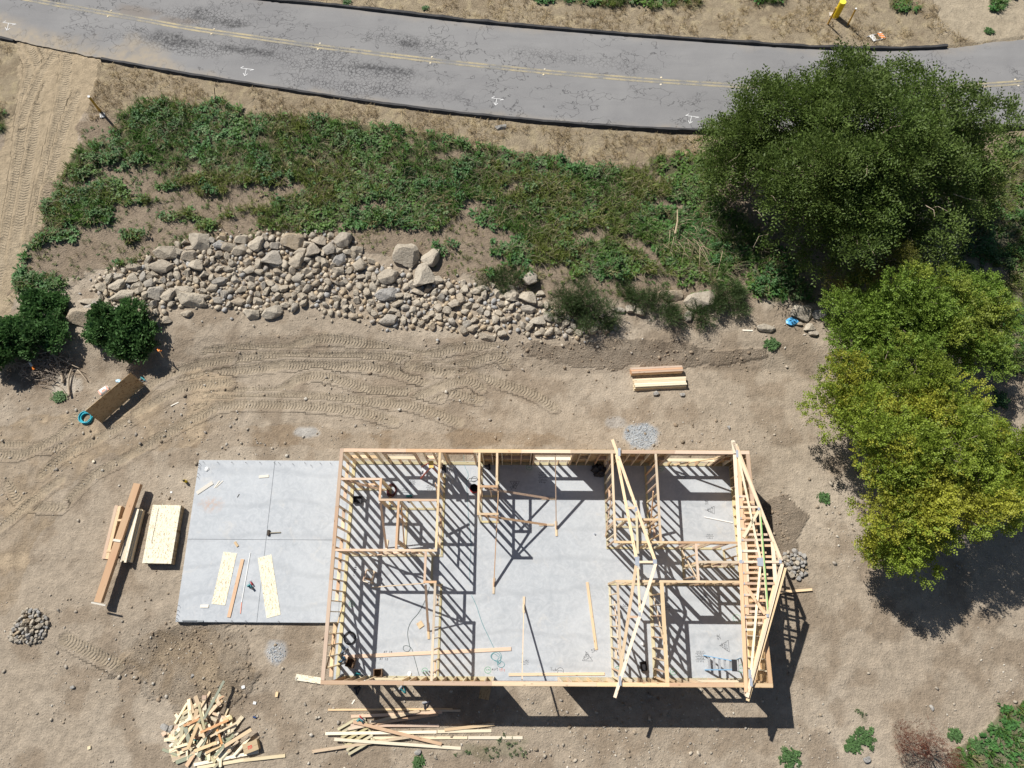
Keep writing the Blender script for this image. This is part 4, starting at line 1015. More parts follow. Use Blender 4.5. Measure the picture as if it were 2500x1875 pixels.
def bucket(label, p, r=.17, h=.36, mat=BLACK, base=RED):
    t_ = thing('bucket', label, 'bucket', p)
    bm = bmesh.new(); n = 18; prof = [(r * .8, 0), (r, h), (r * 1.07, h), (r * 1.07, h - .03), (r * .98, h - .03)]
    prof = [(0.001, .012), (r * .74, .012), (r * .93, h), (r, h), (r * .82, 0), (0.001, 0)]
    rings = [[bm.verts.new((p[0] + a * math.cos(2 * math.pi * k / n), p[1] + a * math.sin(2 * math.pi * k / n), p[2] + z)) for k in range(n)] for a, z in prof]
    for q, s_ in zip(rings[:-1], rings[1:]):
        for k in range(n): bm.faces.new((q[k], q[(k + 1) % n], s_[(k + 1) % n], s_[k]))
    bm_obj('pail', bm, mat, t_)
    bm = bmesh.new(); bm_tube(bm, [(p[0] + r * 1.02 * math.cos(a), p[1] + r * 1.02 * math.sin(a), p[2] + h * .3) for a in np.linspace(0, 2 * math.pi, 18)[:-1]], .025, 5, True); bm_obj('rim_band', bm, base, t_)
bucket('black bucket with a red band standing beside the closet wall', at(1158, 1194))
# coils and cords
def coil(name, label, c, r, turns, mat, rad=.012, wob=.2, z0=0.0, seed=1, cat='hose', squash=1.0, lead=None):
    r_ = random.Random(seed); pts = []; n = 18 * turns; ph = r_.uniform(0, 6)
    for k in range(n):
        a = 2 * math.pi * k / 18; tt = k // 18
        rr = r * (1 + wob * math.sin(a * .9 + tt * 2.3 + ph) * .5) * (1 - .06 * (tt % 3))
        pts.append((c[0] + rr * math.cos(a) + wob * r * .4 * math.sin(tt * 1.7), c[1] + squash * rr * math.sin(a) + wob * r * .4 * math.cos(tt * 2.9), z0 + rad + (k / n) * rad * min(turns, 4) * 1.2))
    if lead: pts += lead
    bm = bmesh.new(); bm_tube(bm, pts, rad, 6)
    return tag(bm_obj(name, bm, mat, sm=True), label, cat)
c = GP(212, 1020); coil('air_hose', 'bright cyan coiled air hose at the end of the leaning strand board', (c.x, c.y), .27, 7, CYAN, .022, .22, c.z, 3)
c = at(854, 1558); coil('hose_ring', 'black hose coiled in a ring on the slab by the west wall', (c.x, c.y), .25, 3, BLACK, .016, .04, 0, 4)
c = at(957, 1197); coil('hose_coil', 'dark red and black cord coil beside the nail gun in the north-west room', (c.x, c.y), .19, 6, plain('dark_red_cord', (.10, .025, .025), .5), .018, .3, 0, 6, squash=1.4)
def cord(label, pts, mat=TEALCORD, rad=.008, z=.0, name='cord'):
    w = [Vector((*at(a, b)[:2], z + rad)) for a, b in pts]
    bm = bmesh.new(); bm_tube(bm, catmull(w, 5), rad, 5); return tag(bm_obj(name, bm, mat, sm=True), label, 'cord')
cord('teal cord running south across the slab to a loose tangle', crop(1150, 1340, 4.424, [(5, 500), (60, 620), (120, 800), (190, 950), (260, 1090), (300, 1110), (330, 1160), (300, 1210), (230, 1190), (215, 1150), (260, 1115), (310, 1150), (320, 1220), (290, 1245), (285, 1200), (300, 1170), (240, 1130), (225, 1180), (300, 1230), (330, 1215), (362, 1245), (345, 1275), (310, 1278), (285, 1250), (300, 1215)]))
cord('dark cord looping down the floor of the south-west room', crop(750, 1340, 4.424, [(1320, 410), (1290, 520), (1210, 680), (1120, 790), (1085, 900), (1100, 1020), (1112, 1080), (1085, 1110), (1040, 1090), (1045, 1050), (1090, 1048), (1130, 1080), (1150, 1150), (1180, 1260), (1210, 1370)]), plain('dark_green_cord', (.02, .06, .05), .5))
cord('thin teal cord hanging along the hallway slab', crop(750, 1050, 4.424, [(1690, 240), (1700, 380), (1740, 480), (1720, 560), (1730, 700), (1740, 900), (1760, 1100), (1768, 1300), (1755, 1500), (1760, 1650)]), TEALCORD, .006)
cord('black cord tangle on the slab beside the closet', crop(750, 1050, 4.424, [(1590, 330), (1620, 440), (1680, 510), (1750, 550), (1830, 545), (1830, 510), (1790, 505), (1770, 540), (1800, 560), (1840, 530), (1760, 520), (1740, 545)]), BLACK, .008)
cord('thin red string line lying on the soil north of the frame', [], plain('red_string', (.35, .08, .05), .6)) if False else None
# stepladders
def ladder(label, fl, fr, tl, tr, bl, br, h, rail, cap, nsteps, group=None, step_mat=ALU, back=None):
    """feet and head as ground-plan pixels: front-left/right feet, head left/right, back feet"""
    F = [at(*fl, 0), at(*fr, 0)]; T = [at(*tl, h), at(*tr, h)]; B = [at(*bl, 0), at(*br, 0)]
    t_ = thing('stepladder', label, 'stepladder', (F[0] + F[1] + B[0] + B[1]) / 4)
    for a, b in zip(F, T): board('rail', a + Vector((0, 0, .02)), b, .03, .09, rail, t_)
    for a, b in zip(B, T): board('back_leg', a + Vector((0, 0, .02)), b, .03, .05, back or rail, t_)
    for k in range(nsteps):
        f = (k + .9) / (nsteps + .6); board('step', F[0].lerp(T[0], f), F[1].lerp(T[1], f), .09, .025, step_mat, t_)
    for f in (.35, .7): board('back_bar', B[0].lerp(T[0], f), B[1].lerp(T[1], f), .03, .02, ALU, t_)
    d = (T[1] - T[0]).normalized(); board('top_cap', T[0] - d * .06 + Vector((0, 0, .03)), T[1] + d * .06 + Vector((0, 0, .03)), .19, .05, cap, t_)
ladder('blue fibreglass stepladder standing open in the south-east room', (1719, 1600), (1722, 1635), (1792, 1614), (1793, 1635), (1808, 1606), (1808, 1642), 1.75, BLUE, DARK, 5)
ladder('stepladder with a yellow cap standing open in the north-west room', (1028, 1168), (1030, 1140), (1053, 1139), (1053, 1129), (1078, 1164), (1080, 1146), 1.75, plain('red_fibreglass', (.42, .10, .06), .4), plain('tan_cap', (.75, .52, .16), .5), 5)
ladder('grey aluminium stepladder standing folded open in the hallway', (1107, 1172), (1106, 1148), (1084, 1152), (1083, 1138), (1092, 1166), (1091, 1146), 1.5, ALU, DARK, 4)
# rough timber stand
def sawhorse(label, p, ang):
    t_ = thing('timber_stand', label, 'wooden stand', p); T = Matrix.Translation(p) @ Matrix.Rotation(ang, 4, 'Z')
    q = lambda a, b: (T @ Vector(a), T @ Vector(b))
    for s in (-1, 1):
        a, b = q((s * .17, -.26, .4), (s * .17, .26, .4)); board('side_board', a, b, .04, .14, random.choice((PINE, FIR)), t_)
        for s2 in (-1, 1): a, b = q((s * .17, s2 * .22, .001), (s * .17, s2 * .22, .33)); board('leg', a, b, .05, .04, FIR, t_)
        a, b = q((-.15, s * .245, .4), (.15, s * .245, .4)); board('end_board', a, b, .04, .14, PALE, t_)
    a, b = q((-.15, -.12, .30), (.15, -.12, .30)); board('cross_bar', a, b, .1, .04, FIR, t_)
sawhorse('box-shaped timber stand on the slab of the south-west room', at(905, 1408), -.25)
p = at(1568, 1572); bm = bmesh.new(); bm_cone(bm, p, .055, .055, .12, 14); tag(bm_obj('pipe_stub', bm, WHITE), 'short white pipe stub rising from the slab in the corridor room', 'pipe')
p = at(1452, 1304); bm = bmesh.new(); bm_cone(bm, p, .035, .035, .06, 10); tag(bm_obj('pipe_stub', bm, STEEL), 'small capped pipe stub rising from the open slab', 'pipe')
def pipe_cluster(px, py, label, n=3):
    p = at(px, py); t_ = thing('pipe_riser', label, 'pipes', p)
    for k in range(n):
        bm = bmesh.new(); bm_tube(bm, [p + Vector((-.12 + .12 * k, .02 * k, 0)), p + Vector((-.12 + .12 * k, .02 * k, .22 + .05 * k))], .025, 7); bm_obj('riser', bm, STEEL, t_)
pipe_cluster(1040, 1641, 'grey pipes rising from the slab beside the dividing wall')

# ------------------------------------------------------------------ things round the house
def stack_rows(t_, p, q, w, t, rows, cols, mats, jit=.03):
    """a stack of boards between world points p and q (centre line at ground)"""
    p = Vector(p); q = Vector(q); d = (q - p).normalized(); n = Vector((-d.y, d.x, 0)); n.normalize()
    for r_ in range(rows):
        for c_ in range(cols if isinstance(cols, int) else cols[r_]):
            nc = cols if isinstance(cols, int) else cols[r_]
            off = n * ((c_ - (nc - 1) / 2) * (w + .004)); j0, j1 = U(-jit, jit), U(-jit, jit)
            board('plank', p + off + d * j0 + Vector((0, 0, t * (r_ + .5))), q + off + d * j1 + Vector((0, 0, t * (r_ + .5))), w - .003, t - .002, random.choice(mats), t_)
gbase = lambda *ps: max(float(gz(p.x, p.y)) for p in ps)
def flatP(px, py, z): v = at(px, py, z); return v
z0 = -.13
# timber stack west of the slab with a long beam on it
a, b = flatP(287, 1235, .2), flatP(255, 1365, .2); a.z = b.z = z0
t_ = thing('lumber_stack', 'stack of reddish boards under the long beam west of the slab', 'lumber stack', (a + b) / 2); stack_rows(t_, a, b, .14, .075, 4, 2, (FIR, FIR, PINE))
a, b = flatP(332, 1240, .25), flatP(300, 1370, .25); a.z = b.z = z0
t_ = thing('lumber_stack', 'stack of pale boards between the long beam and the strand board stack', 'lumber stack', (a + b) / 2); stack_rows(t_, a, b, .09, .075, 5, [5, 5, 5, 4, 3], (PALE, PALE, PINE, WEATH), .05)
zb = z0 + .302 + .03
t_ = thing('timber_beam', 'long laminated beam lying on top of the lumber stack', 'beam', flatP(289, 1320, zb))
pa, pb = flatP(334, 1180, zb + .24), flatP(237, 1470, zb + .24); pa.z = pb.z = zb + .115
board('beam', pa, pb, .30, .22, FIR, t_)
board('end_batten', flatP(223, 1471, zb + .27) + Vector((0, 0, 0)), flatP(258, 1478, zb + .27), .06, .04, WHITEWOOD, t_)
lay('wood_block', 'small white block lying on top of the long beam', 'block', (276, 1318), (294, 1321), .1, .04, WHITEWOOD, zb + .226)
p0 = flatP(288, 1320, z0); bm = bmesh.new(); bm_box(bm, flatP(275, 1345, z0 + .302) + Vector((0, 0, .013)), (.5, .09, .03)); bm_box(bm, flatP(300, 1270, z0 + .302) + Vector((0, 0, .013)), (.5, .09, .03)); bm_obj('spacer', bm, PINE, t_)
# strand board stack
t_ = thing('strand_board_stack', 'stack of full strand board sheets beside the garage slab', 'sheet stack', flatP(397, 1305, z0))
cx = (flatP(374, 1232, .22) + flatP(442, 1233, .22) + flatP(348, 1376, .22) + flatP(417, 1377, .22)) / 4
dv = (flatP(348, 1376, .35) - flatP(374, 1232, .35)).normalized()
SR = Matrix.Rotation(math.atan2(dv.y, dv.x), 4, 'Z')
for k in range(22):
    j = Vector((U(-.012, .012), U(-.012, .012), 0)) + (Vector((0, -.02, 0)) if k < 6 else Vector((0, 0, 0)))
    c0 = Vector((cx.x, cx.y, z0 + .03 + .0145 * (k + .5))) + j
    board('sheet', c0 - dv * 1.22, c0 + dv * 1.22, 1.22, .0138, OSB if k > 19 or k % 5 == 0 else OSBD, t_)
for s in (-.8, .8): board('bearer', Vector((cx.x, cx.y, z0 + .013)) + dv * s + Vector((-.55, 0, 0)), Vector((cx.x, cx.y, z0 + .013)) + dv * s + Vector((.55, 0, 0)), .09, .03, PALE, t_)
tx = [];  zt_ = z0 + .03 + .0145 * 22
for k in range(16):
    c_ = flatP(387 - k * 1.05, 1243 + k * 5.2, zt_ + .002); tx += scribble(c_.x, c_.y, .22, .04, 5, math.atan2(dv.y, dv.x))
stroke_sheet('printed_grade_stamp', tx, .012, zt_ + .0015, plain('grey_print', (.22, .19, .14), .8), t_)
# leaning strand board sheet on props, with things behind it
A_, B_ = GP(209, 1003), GP(247, 1033)
c1, c2 = GP(248, 1033), GP(353, 939)
hgt = .93
e1, e2 = at(208, 1003, c1.z + hgt), at(319, 910, c2.z + hgt)
t_ = thing('leaning_sheet', 'strand board sheet propped on edge, its shaded face towards the slab', 'strand board', (c1 + c2) / 2)
bm = bmesh.new(); vs = [bm.verts.new(v) for v in (c1, c2, e2, e1)]; f = bm.faces.new(vs); nn = (c2 - c1).cross(e1 - c1).normalized()
ext = bmesh.ops.extrude_face_region(bm, geom=[f]); bmesh.ops.translate(bm, vec=nn * .014, verts=[v for v in ext['geom'] if isinstance(v, bmesh.types.BMVert)])
Msh = Matrix.Translation((c1 + c2) / 2) @ Matrix.Rotation(math.atan2(c2.y - c1.y, c2.x - c1.x), 4, 'Z')
bm_obj('sheet', bm, OSBD, t_, Msh)  # shade on the sheet painted in with the darker brown board material
mid = (e1 + e2) / 2; foot = mid + (mid - (c1 + c2) / 2) * .6; foot.z = float(gz(foot.x, foot.y))
for f_ in (.2, .8):
    q = e1.lerp(e2, f_) - Vector((0, 0, .06)); r_ = q + ((e1 + e2) / 2 - (c1 + c2) / 2) * .45; r_.z = float(gz(r_.x, r_.y)); board('prop', q, r_, .089, .038, PINE, t_)
p = GP(256, 955); t_ = thing('cement_bag', 'white and orange printed bag lying behind the leaning strand board', 'bag', p)
bm = bmesh.new(); bm_box(bm, p + Vector((0, 0, .07)), (.48, .33, .12), Matrix.Rotation(R(38), 3, 'Z')); bmesh.ops.bevel(bm, geom=bm.edges[:], offset=.045, segments=3, affect='EDGES'); bm_obj('sack', bm, WHITE, t_, sm=True)
bm = bmesh.new(); Rz = Matrix.Rotation(R(38), 3, 'Z')
for sx in (-.19, .19): bm_box(bm, p + Rz @ Vector((sx, 0, .1315)), (.06, .24, .004), Rz)
bm_box(bm, p + Vector((0, 0, .1315)), (.16, .1, .004), Rz); bm_obj('print', bm, PINK, t_)
crumple('crumpled_wrapper', GP(289, 930), (.14, .09, .08), plain('pale_blue_film', (.45, .65, .78), .3), 'pale blue crumpled wrapper behind the leaning strand board', 'wrapper', seed=8)
# lumber stack north of the frame
z1 = float(gz(*G(1605, 915)[:2])) - .03
a, b = flatP(1541, 905, z1 + .38), flatP(1666, 899, z1 + .38); a.z = b.z = z1
t_ = thing('lumber_stack', 'reddish lumber stack, the northern of the two on the bare pad', 'lumber stack', (a + b) / 2); stack_rows(t_, a, b, .09, .08, 5, 3, (FIR, FIR, RUSTWOOD, PINE), .02)
a, b = flatP(1549, 935, z1 + .34), flatP(1676, 929, z1 + .34); a.z = b.z = z1
t_ = thing('lumber_stack', 'pale lumber stack, the southern of the two on the bare pad', 'lumber stack', (a + b) / 2); stack_rows(t_, a, b, .09, .08, 4, [6, 5, 5, 4], (PALE, PALE, PINE), .03)

# loose boards south of the frame, over a pallet
def gboard(label, a, b, w, t, mat, lift=0.0, lift2=None, name='board', cat='board', group=None):
    p = GP(*a); q = GP(*b); zz = max(p.z, q.z, float(gz((p.x + q.x) / 2, (p.y + q.y) / 2)))
    l2 = lift if lift2 is None else lift2
    p = at(a[0], a[1], zz + lift + t); q = at(b[0], b[1], zz + l2 + t); p.z = zz + lift + t / 2 + .004; q.z = zz + l2 + t / 2 + .004
    return tag(board(name, p, q, w, t, mat), label, cat, group)
def palletf():
    c = GP(888, 1790); d = (GP(855, 1842) - GP(826, 1775)).normalized(); d.z = 0; d.normalize(); n = Vector((-d.y, d.x, 0))
    if n.x < 0: n = -n
    zz = c.z + .01
    t_ = thing('pallet', 'weathered wooden pallet half buried under the loose boards', 'pallet', (c.x, c.y, zz))
    o = GP(827, 1775); o = Vector((o.x, o.y, 0))
    for k in range(3): a = o + n * (k * .52); board('runner', a + Vector((0, 0, zz + .045)), a + d * 1.15 + Vector((0, 0, zz + .045)), .05, .088, WEATH, t_)
    for k in range(7): a = o + d * (.06 + k * .17) - n * .05; board('deck_slat', a + Vector((0, 0, zz + .099)), a + n * 1.14 + Vector((0, 0, zz + .099)), .1, .018, TREATED, t_)
palletf()
gboard('thin pale board lying at the edge of the wall shadow, westernmost end', (801, 1733), (1105, 1731), .07, .03, PINE, .0)
gboard('short pale board lying end to end with the thin board in the shadow', (1050, 1735), (1124, 1735), .08, .036, PINE, .031)
gboard('board lying in the wall shadow under the saw', (857, 1749), (1080, 1739), .11, .036, FIR, .12, .03)
gboard('board crossing the shadow edge, rising to the east', (905, 1765), (1024, 1735), .11, .036, PINE, .13, .07)
gboard('board running beside the shadow edge towards the pallet', (920, 1766), (1069, 1744), .1, .036, FIR, .12, .11)
gboard('reddish board level with the pallet top, second row', (856, 1771), (1072, 1771), .11, .036, FIR, .12, .0)
gboard('long pale board laid across the pallet, crossed by the red diagonal board', (794, 1791), (1066, 1787), .11, .036, PALE, .12, .0)
gboard('pale board butted east of the long pallet board', (1068, 1786), (1200, 1784), .11, .036, PALE, .0)
gboard('board rising north-east from the long pallet board', (1085, 1782), (1207, 1768), .11, .036, PINE, .04)
gboard('long pale board, easternmost of the loose boards', (1143, 1801), (1276, 1801), .11, .036, PALE, .0)
gboard('pale board lying west of the easternmost loose board', (905, 1802), (1141, 1801), .1, .036, PALE, .04, .0)
gboard('pale board slanting gently down over the lower pallet edge', (816, 1805), (1125, 1827), .11, .036, PALE, .16, .0)
gboard('southernmost pinkish board, rising from its west end', (762, 1835), (1010, 1797), .11, .036, PINE, .06, .12)
gboard('reddish board laid diagonally over all the others', (862, 1762), (1078, 1817), .12, .036, FIR, .2, .08)
gboard('short pale board end on the pallet beside the saw', (850, 1780), (890, 1772), .1, .036, PINE, .12)
gboard('weathered strand board strip sticking out from under the south wall', (1188, 1668), (1181, 1707), .42, .014, OSBD, .0, name='strand_board_strip', cat='strand board')
gboard('pale strand board strip sticking out of the south-west corner', (722, 1653), (790, 1663), .24, .014, OSB, .03, name='strand_board_strip', cat='strand board')
gboard('pale board poking out east of the gable truss shadow', (1900, 1446), (1983, 1439), .1, .036, PINE, .05)
gboard('thin white stick on the soil near the south-west corner', (859, 1719), (866, 1708), .05, .02, WHITEWOOD, 0, name='stick', cat='stick')
# scrap heap
OFF_GRP = 'offcuts in the scrap heap'
def heap_piece(px, py, ang, L, w, t, mat, lift, label='short lumber offcut lying in the scrap wood heap', group=OFF_GRP, tilt=0.0):
    p = GP(px, py); d = Vector((math.cos(ang), -math.sin(ang) * 1.0, math.tan(tilt))).normalized(); c = Vector((p.x, p.y, p.z + lift + t / 2 + .01))
    return tag(board('lumber_offcut', c - d * L / 2, c + d * L / 2, w, t, mat, roll=U(-.25, .25)), label, 'offcut', group)
def heap_line(a, b, w, t, mat, lift, label):
    return gboard(label, a, b, w, t, mat, lift, name='lumber_offcut', cat='offcut')
Hc = lambda x, y: (400 + x / 4.05, 1640 + y / 4.05)
hr = random.Random(3)
for k in range(118):
    while True:
        x = hr.uniform(60, 800); y = hr.uniform(235, 880)
        cx_ = 440 - (y - 240) * .12; wd = np.interp(y, [235, 330, 600, 760, 880], [110, 230, 340, 330, 260])
        if abs(x - cx_) < wd: break
    core = max(0, 1 - math.hypot((x - 430) / 380, (y - 580) / 330))
    m = hr.choice((PINE, PALE, PALE, PALE, FIR, TREATED, GREENISH, PINE, PALE))
    heap_piece(*Hc(x, y), hr.choice((-.5, -.6, -.8, 1.2, -.3, .3, 1.35, -1.1)) + hr.uniform(-.35, .35), hr.uniform(.22, .85), hr.choice((.1, .12, .15, .09)), hr.choice((.038, .045, .07)), m, core * .42 * hr.uniform(.1, 1), tilt=hr.uniform(-.2, .2) * core)
heap_line(Hc(595, 90), Hc(395, 465), .1, .04, GREENISH, .34, 'long grey green board sticking out of the top of the scrap heap')
heap_line(Hc(345, 325), Hc(400, 570), .1, .04, TREATED, .40, 'green tinted board leaning down the west side of the scrap heap')
heap_line(Hc(360, 600), Hc(638, 478), .09, .05, RUSTWOOD, .42, 'orange stained board across the middle of the scrap heap')
heap_line(Hc(460, 640), Hc(758, 485), .07, .04, PINE, .42, 'narrow pale board across the middle of the scrap heap')
heap_line(Hc(600, 735), Hc(865, 570), .13, .04, PINE, .34, 'pinkish board on the south-east side of the scrap heap')
heap_line(Hc(340, 510), Hc(235, 760), .13, .04, PINE, .36, 'broad pale board on the west slope of the scrap heap')
heap_line(Hc(300, 785), Hc(520, 700), .12, .04, PINE, .26, 'pinkish board low on the south-west side of the scrap heap')
heap_line(Hc(690, 830), Hc(850, 645), .1, .04, PALE, .12, 'pale stick leaning beside the cardboard box')
heap_line(Hc(195, 535), Hc(355, 465), .09, .04, RUSTWOOD, .25, 'orange board at the upper west edge of the scrap heap')
heap_line(Hc(525, 570), Hc(575, 715), .08, .04, RUSTWOOD, .38, 'short dark orange board standing out in the heap')
heap_line(Hc(505, 830), Hc(690, 620), .1, .04, GREENISH, .24, 'greenish board on the south side of the scrap heap')
heap_line(Hc(295, 920), Hc(935, 790), .12, .04, PALE, .03, 'long pale board lying along the foot of the scrap heap')
heap_line(Hc(330, 952), Hc(790, 872), .12, .04, PALE, .0, 'long pale board lying southernmost of all by the scrap heap')
heap_line(Hc(790, 875), Hc(1200, 830), .12, .04, PALE, .0, 'pale board running east from the foot of the scrap heap')
for k in range(9):
    q = Hc(hr.uniform(120, 560), hr.uniform(480, 860)); p = GP(*q)
    crumple('plastic_strap', p + Vector((0, 0, .1)), (.1, .05, .06), WHITE if k % 2 else TEALCORD, 'scrap of white or teal plastic strapping in the wood heap', 'strapping', .5, 2, 30 + k)['group'] = 'plastic scraps in the heap'
p = GP(617, 1821); t_ = thing('cardboard_box', 'closed cardboard box with a red mark beside the scrap heap', 'cardboard box', p)
Rb = Matrix.Rotation(R(20), 3, 'Z'); bm = bmesh.new(); bm_box(bm, p + Vector((0, 0, .13)), (.58, .38, .26), Rb); bm_obj('carton', bm, CARD, t_)
bm = bmesh.new(); bm_box(bm, p + Rb @ Vector((-.02, 0, 0)) + Vector((0, 0, .2615)), (.17, .12, .002), Rb); bm_obj('red_print', bm, plain('red_print', (.55, .07, .05), .7), t_)
bm = bmesh.new()
for k in (-.03, .01): bm_box(bm, p + Rb @ Vector((-.02, k, 0)) + Vector((0, 0, .2632)), (.13, .016, .001), Rb)
bm_obj('print_bars', bm, CARD, t_)
bm = bmesh.new(); bm_box(bm, p + Vector((0, 0, .2608)), (.578, .008, .001), Rb); bm_obj('flap_seam', bm, BROWNP, t_)
p = GP(622, 1751); bm = bmesh.new(); bm_cone(bm, p + Vector((-.06, .02, .035)), .033, .033, .13, 12, Matrix.Rotation(R(90), 3, 'Y') @ Matrix.Rotation(.3, 3, 'X')); tag(bm_obj('drink_can', bm, plain('blue_can', (.03, .07, .2), .3, .5)), 'small dark blue drink can on the soil east of the scrap heap', 'can')
def paper(px, py, s, ang, label):
    p = GP(px, py); bm = bmesh.new(); bm_box(bm, p + Vector((0, 0, .012)), (s, s * .9, .012), Matrix.Rotation(ang, 3, 'Z')); bmesh.ops.subdivide_edges(bm, edges=bm.edges[:], cuts=2)
    for v in bm.verts: v.co.z += U(0, .012)
    tag(bm_obj('paper_scrap', bm, WHITE), label, 'paper')
paper(595, 1677, .13, .3, 'white paper scrap, the upper of two north-east of the scrap heap'); paper(622, 1716, .12, -.2, 'white paper scrap, the lower of two east of the scrap heap'); paper(480, 1727, .13, .1, 'white paper scrap at the top left of the scrap heap'); paper(419, 1202, .09, .1, 'tiny white paper scrap on soil beside the strand board stack')
def blk(px, py, s, ang, mat, label):
    p = GP(px, py); bm = bmesh.new(); bm_box(bm, p + Vector((0, 0, s[2] / 2 + .01)), s, Matrix.Rotation(ang, 3, 'Z')); tag(bm_obj('wood_block', bm, mat), label, 'block')
blk(677, 1695, (.1, .19, .07), -.1, PINE, 'small wood block alone on the soil between the heap and the frame'); blk(403, 1790, (.17, .15, .09), .6, FIR, 'reddish wood block west of the scrap heap'); blk(420, 1795, (.19, .12, .08), .1, PINE, 'pale wood block at the west tip of the scrap heap'); blk(502, 1702, (.17, .16, .09), .0, FIR, 'brown wood block at the top of the scrap heap'); blk(219, 1825, (.12, .12, .05), .2, PALE, 'small pale wood block on soil south-west of the heap'); blk(230, 1127, (.1, .1, .07), .4, PALE, 'tiny pale wood block on the track-marked soil')
# yellow marker
p = GP(455, 1176); t_ = thing('yellow_bottle', 'small yellow bottle standing on soil beside the garage slab', 'bottle', p)
bm = bmesh.new(); bm_cone(bm, p, .06, .06, .24, 14); bm_obj('body', bm, YELLOW, t_); bm = bmesh.new(); bm_cone(bm, p + Vector((0, 0, .24)), .055, .02, .06, 12); bm_cone(bm, p + Vector((0, 0, .30)), .02, .02, .05, 10); bm_obj('cap', bm, DARK, t_)
# posts by the road
def post(label, base, top, r, mat, capm=None, h=1.1):
    b_ = GP(*base); tdir = at(top[0], top[1], b_.z + h); t_ = thing('marker_post', label, 'post', b_)
    bm = bmesh.new(); bm_tube(bm, [b_ - Vector((0, 0, .1)), tdir], r, 8); bm_obj('post', bm, mat, t_)
    if capm:
        bm = bmesh.new(); bm_tube(bm, [tdir, tdir + (tdir - b_).normalized() * .03], r * 1.05, 8); bm_obj('post_cap', bm, capm, t_)
    return t_
post('left ochre wooden post in front of the yellow bollard', (2021, 59), (2041, 20), .045, OCHRE, OCHRE, 1.15)
post('right ochre wooden post with a pale top beyond the road', (2070, 61), (2089.5, 21.5), .045, OCHRE, WHITE, 1.15)
post('ochre post with a pale top standing by the dirt track', (244, 271), (217, 236), .06, OCHRE, WHITE, 1.3)
b_ = GP(2039, 41); t_ = thing('yellow_bollard', 'stout bright yellow bollard standing beyond the road', 'bollard', b_)
hb = .95; tp = at(2049, 18.5, b_.z + hb)
bm = bmesh.new(); bm_cone(bm, b_ - Vector((0, 0, .1)), .17, .17, hb + .1, 24); bm_obj('pipe', bm, YELLOW, t_, sm=False)
bm = bmesh.new(); bm_cone(bm, b_ + Vector((0, 0, hb)), .168, .155, .02, 24); bm_cone(bm, b_ + Vector((0, 0, hb + .02)), .02, .02, .015, 8); bm_obj('cap', bm, plain('bright_yellow', (.9, .8, .08), .5, var=.05), t_)
bm = bmesh.new(); bm_box(bm, b_ + Vector((-.2, .12, .03)), (.22, .22, .07)); tag(bm_obj('concrete_block', bm, plain('pale_concrete', (.6, .55, .48), .9)), 'pale concrete block at the foot of the yellow bollard', 'block')
# fallen barricade
def barricade():
    q = lambda x, y, dz=.03: GP(2000 + x / 6.35, y / 6.35, dz)
    t_ = thing('traffic_barricade', 'folding barricade with orange stripes fallen flat by the road', 'barricade', q(880, 580, 0))
    board('leg', q(735, 578), q(915, 525), .04, .03, ALU, t_); board('leg', q(860, 640), q(1025, 592), .04, .03, ALU, t_)
    bd = board('striped_rail', q(918, 518, .05), q(995, 598, .05), .24, .018, WHITE, t_); board('plain_rail', q(793, 552, .05), q(868, 640, .05), .24, .018, WHITE, t_)
    a, b = q(918, 518, .05), q(995, 598, .05); d = (b - a).normalized(); n = Vector((-d.y, d.x, 0)).normalized(); L = (b - a).length
    for f in (.22, .55, .88):
        m = a + d * L * f; board('stripe', m - n * .115 - d * .07 + Vector((0, 0, .0105)), m + n * .115 + d * .07 + Vector((0, 0, .0105)), .09, .002, ORANGE, t_)
barricade()
# rod, orange stake, fallen white cap
bm = bmesh.new(); a = GP(537, 259); bm_tube(bm, catmull([a - Vector((0, 0, .05)), at(529, 251, a.z + .35), at(526, 240, a.z + .8), at(523, 214, a.z + 1.5)], 4), .022, 6); tag(bm_obj('iron_rod', bm, IRON), 'dark bent iron rod stuck upright in the dry grass', 'rod')
b_ = GP(398, 873); t_ = thing('survey_stake', 'wooden survey stake with an orange ribbon beside the leafy bush', 'stake', b_)
tp = at(388, 856, b_.z + .8); board('stake', b_ - Vector((0, 0, .03)), tp, .04, .03, PINE, t_); bm = bmesh.new(); m_ = b_.lerp(tp, .8)
for k in range(3): bm_bar(bm, m_ + Vector((0, 0, .1 - k * .05)), m_ + Vector((-.12 + .05 * k, .13, .03 - k * .09)), .05, .01)
bm_obj('ribbon', bm, ORANGE, t_)
p = GP(251, 282); bm = bmesh.new(); bm_box(bm, p + Vector((0, 0, .025)), (.26, .3, .04), Matrix.Rotation(.2, 3, 'Z')); bmesh.ops.bevel(bm, geom=bm.edges[:], offset=.012, segments=2, affect='EDGES'); tag(bm_obj('meter_cover', bm, plain('pale_lid', (.62, .64, .64), .6)), 'pale utility box lid in the soil by the ochre post', 'lid')
lay_z = lambda px, py: float(gz(*G(px, py)[:2]))
gboard('pale stick lying on the dry soil near the boulders by the trees', (1813, 806), (1838, 807), .07, .02, WHITEWOOD, 0, name='stick', cat='stick')
gboard('thin pale stick on the soil right of the leaning strand board', (417, 991), (436, 982), .04, .02, WHITEWOOD, 0, name='stick', cat='stick')
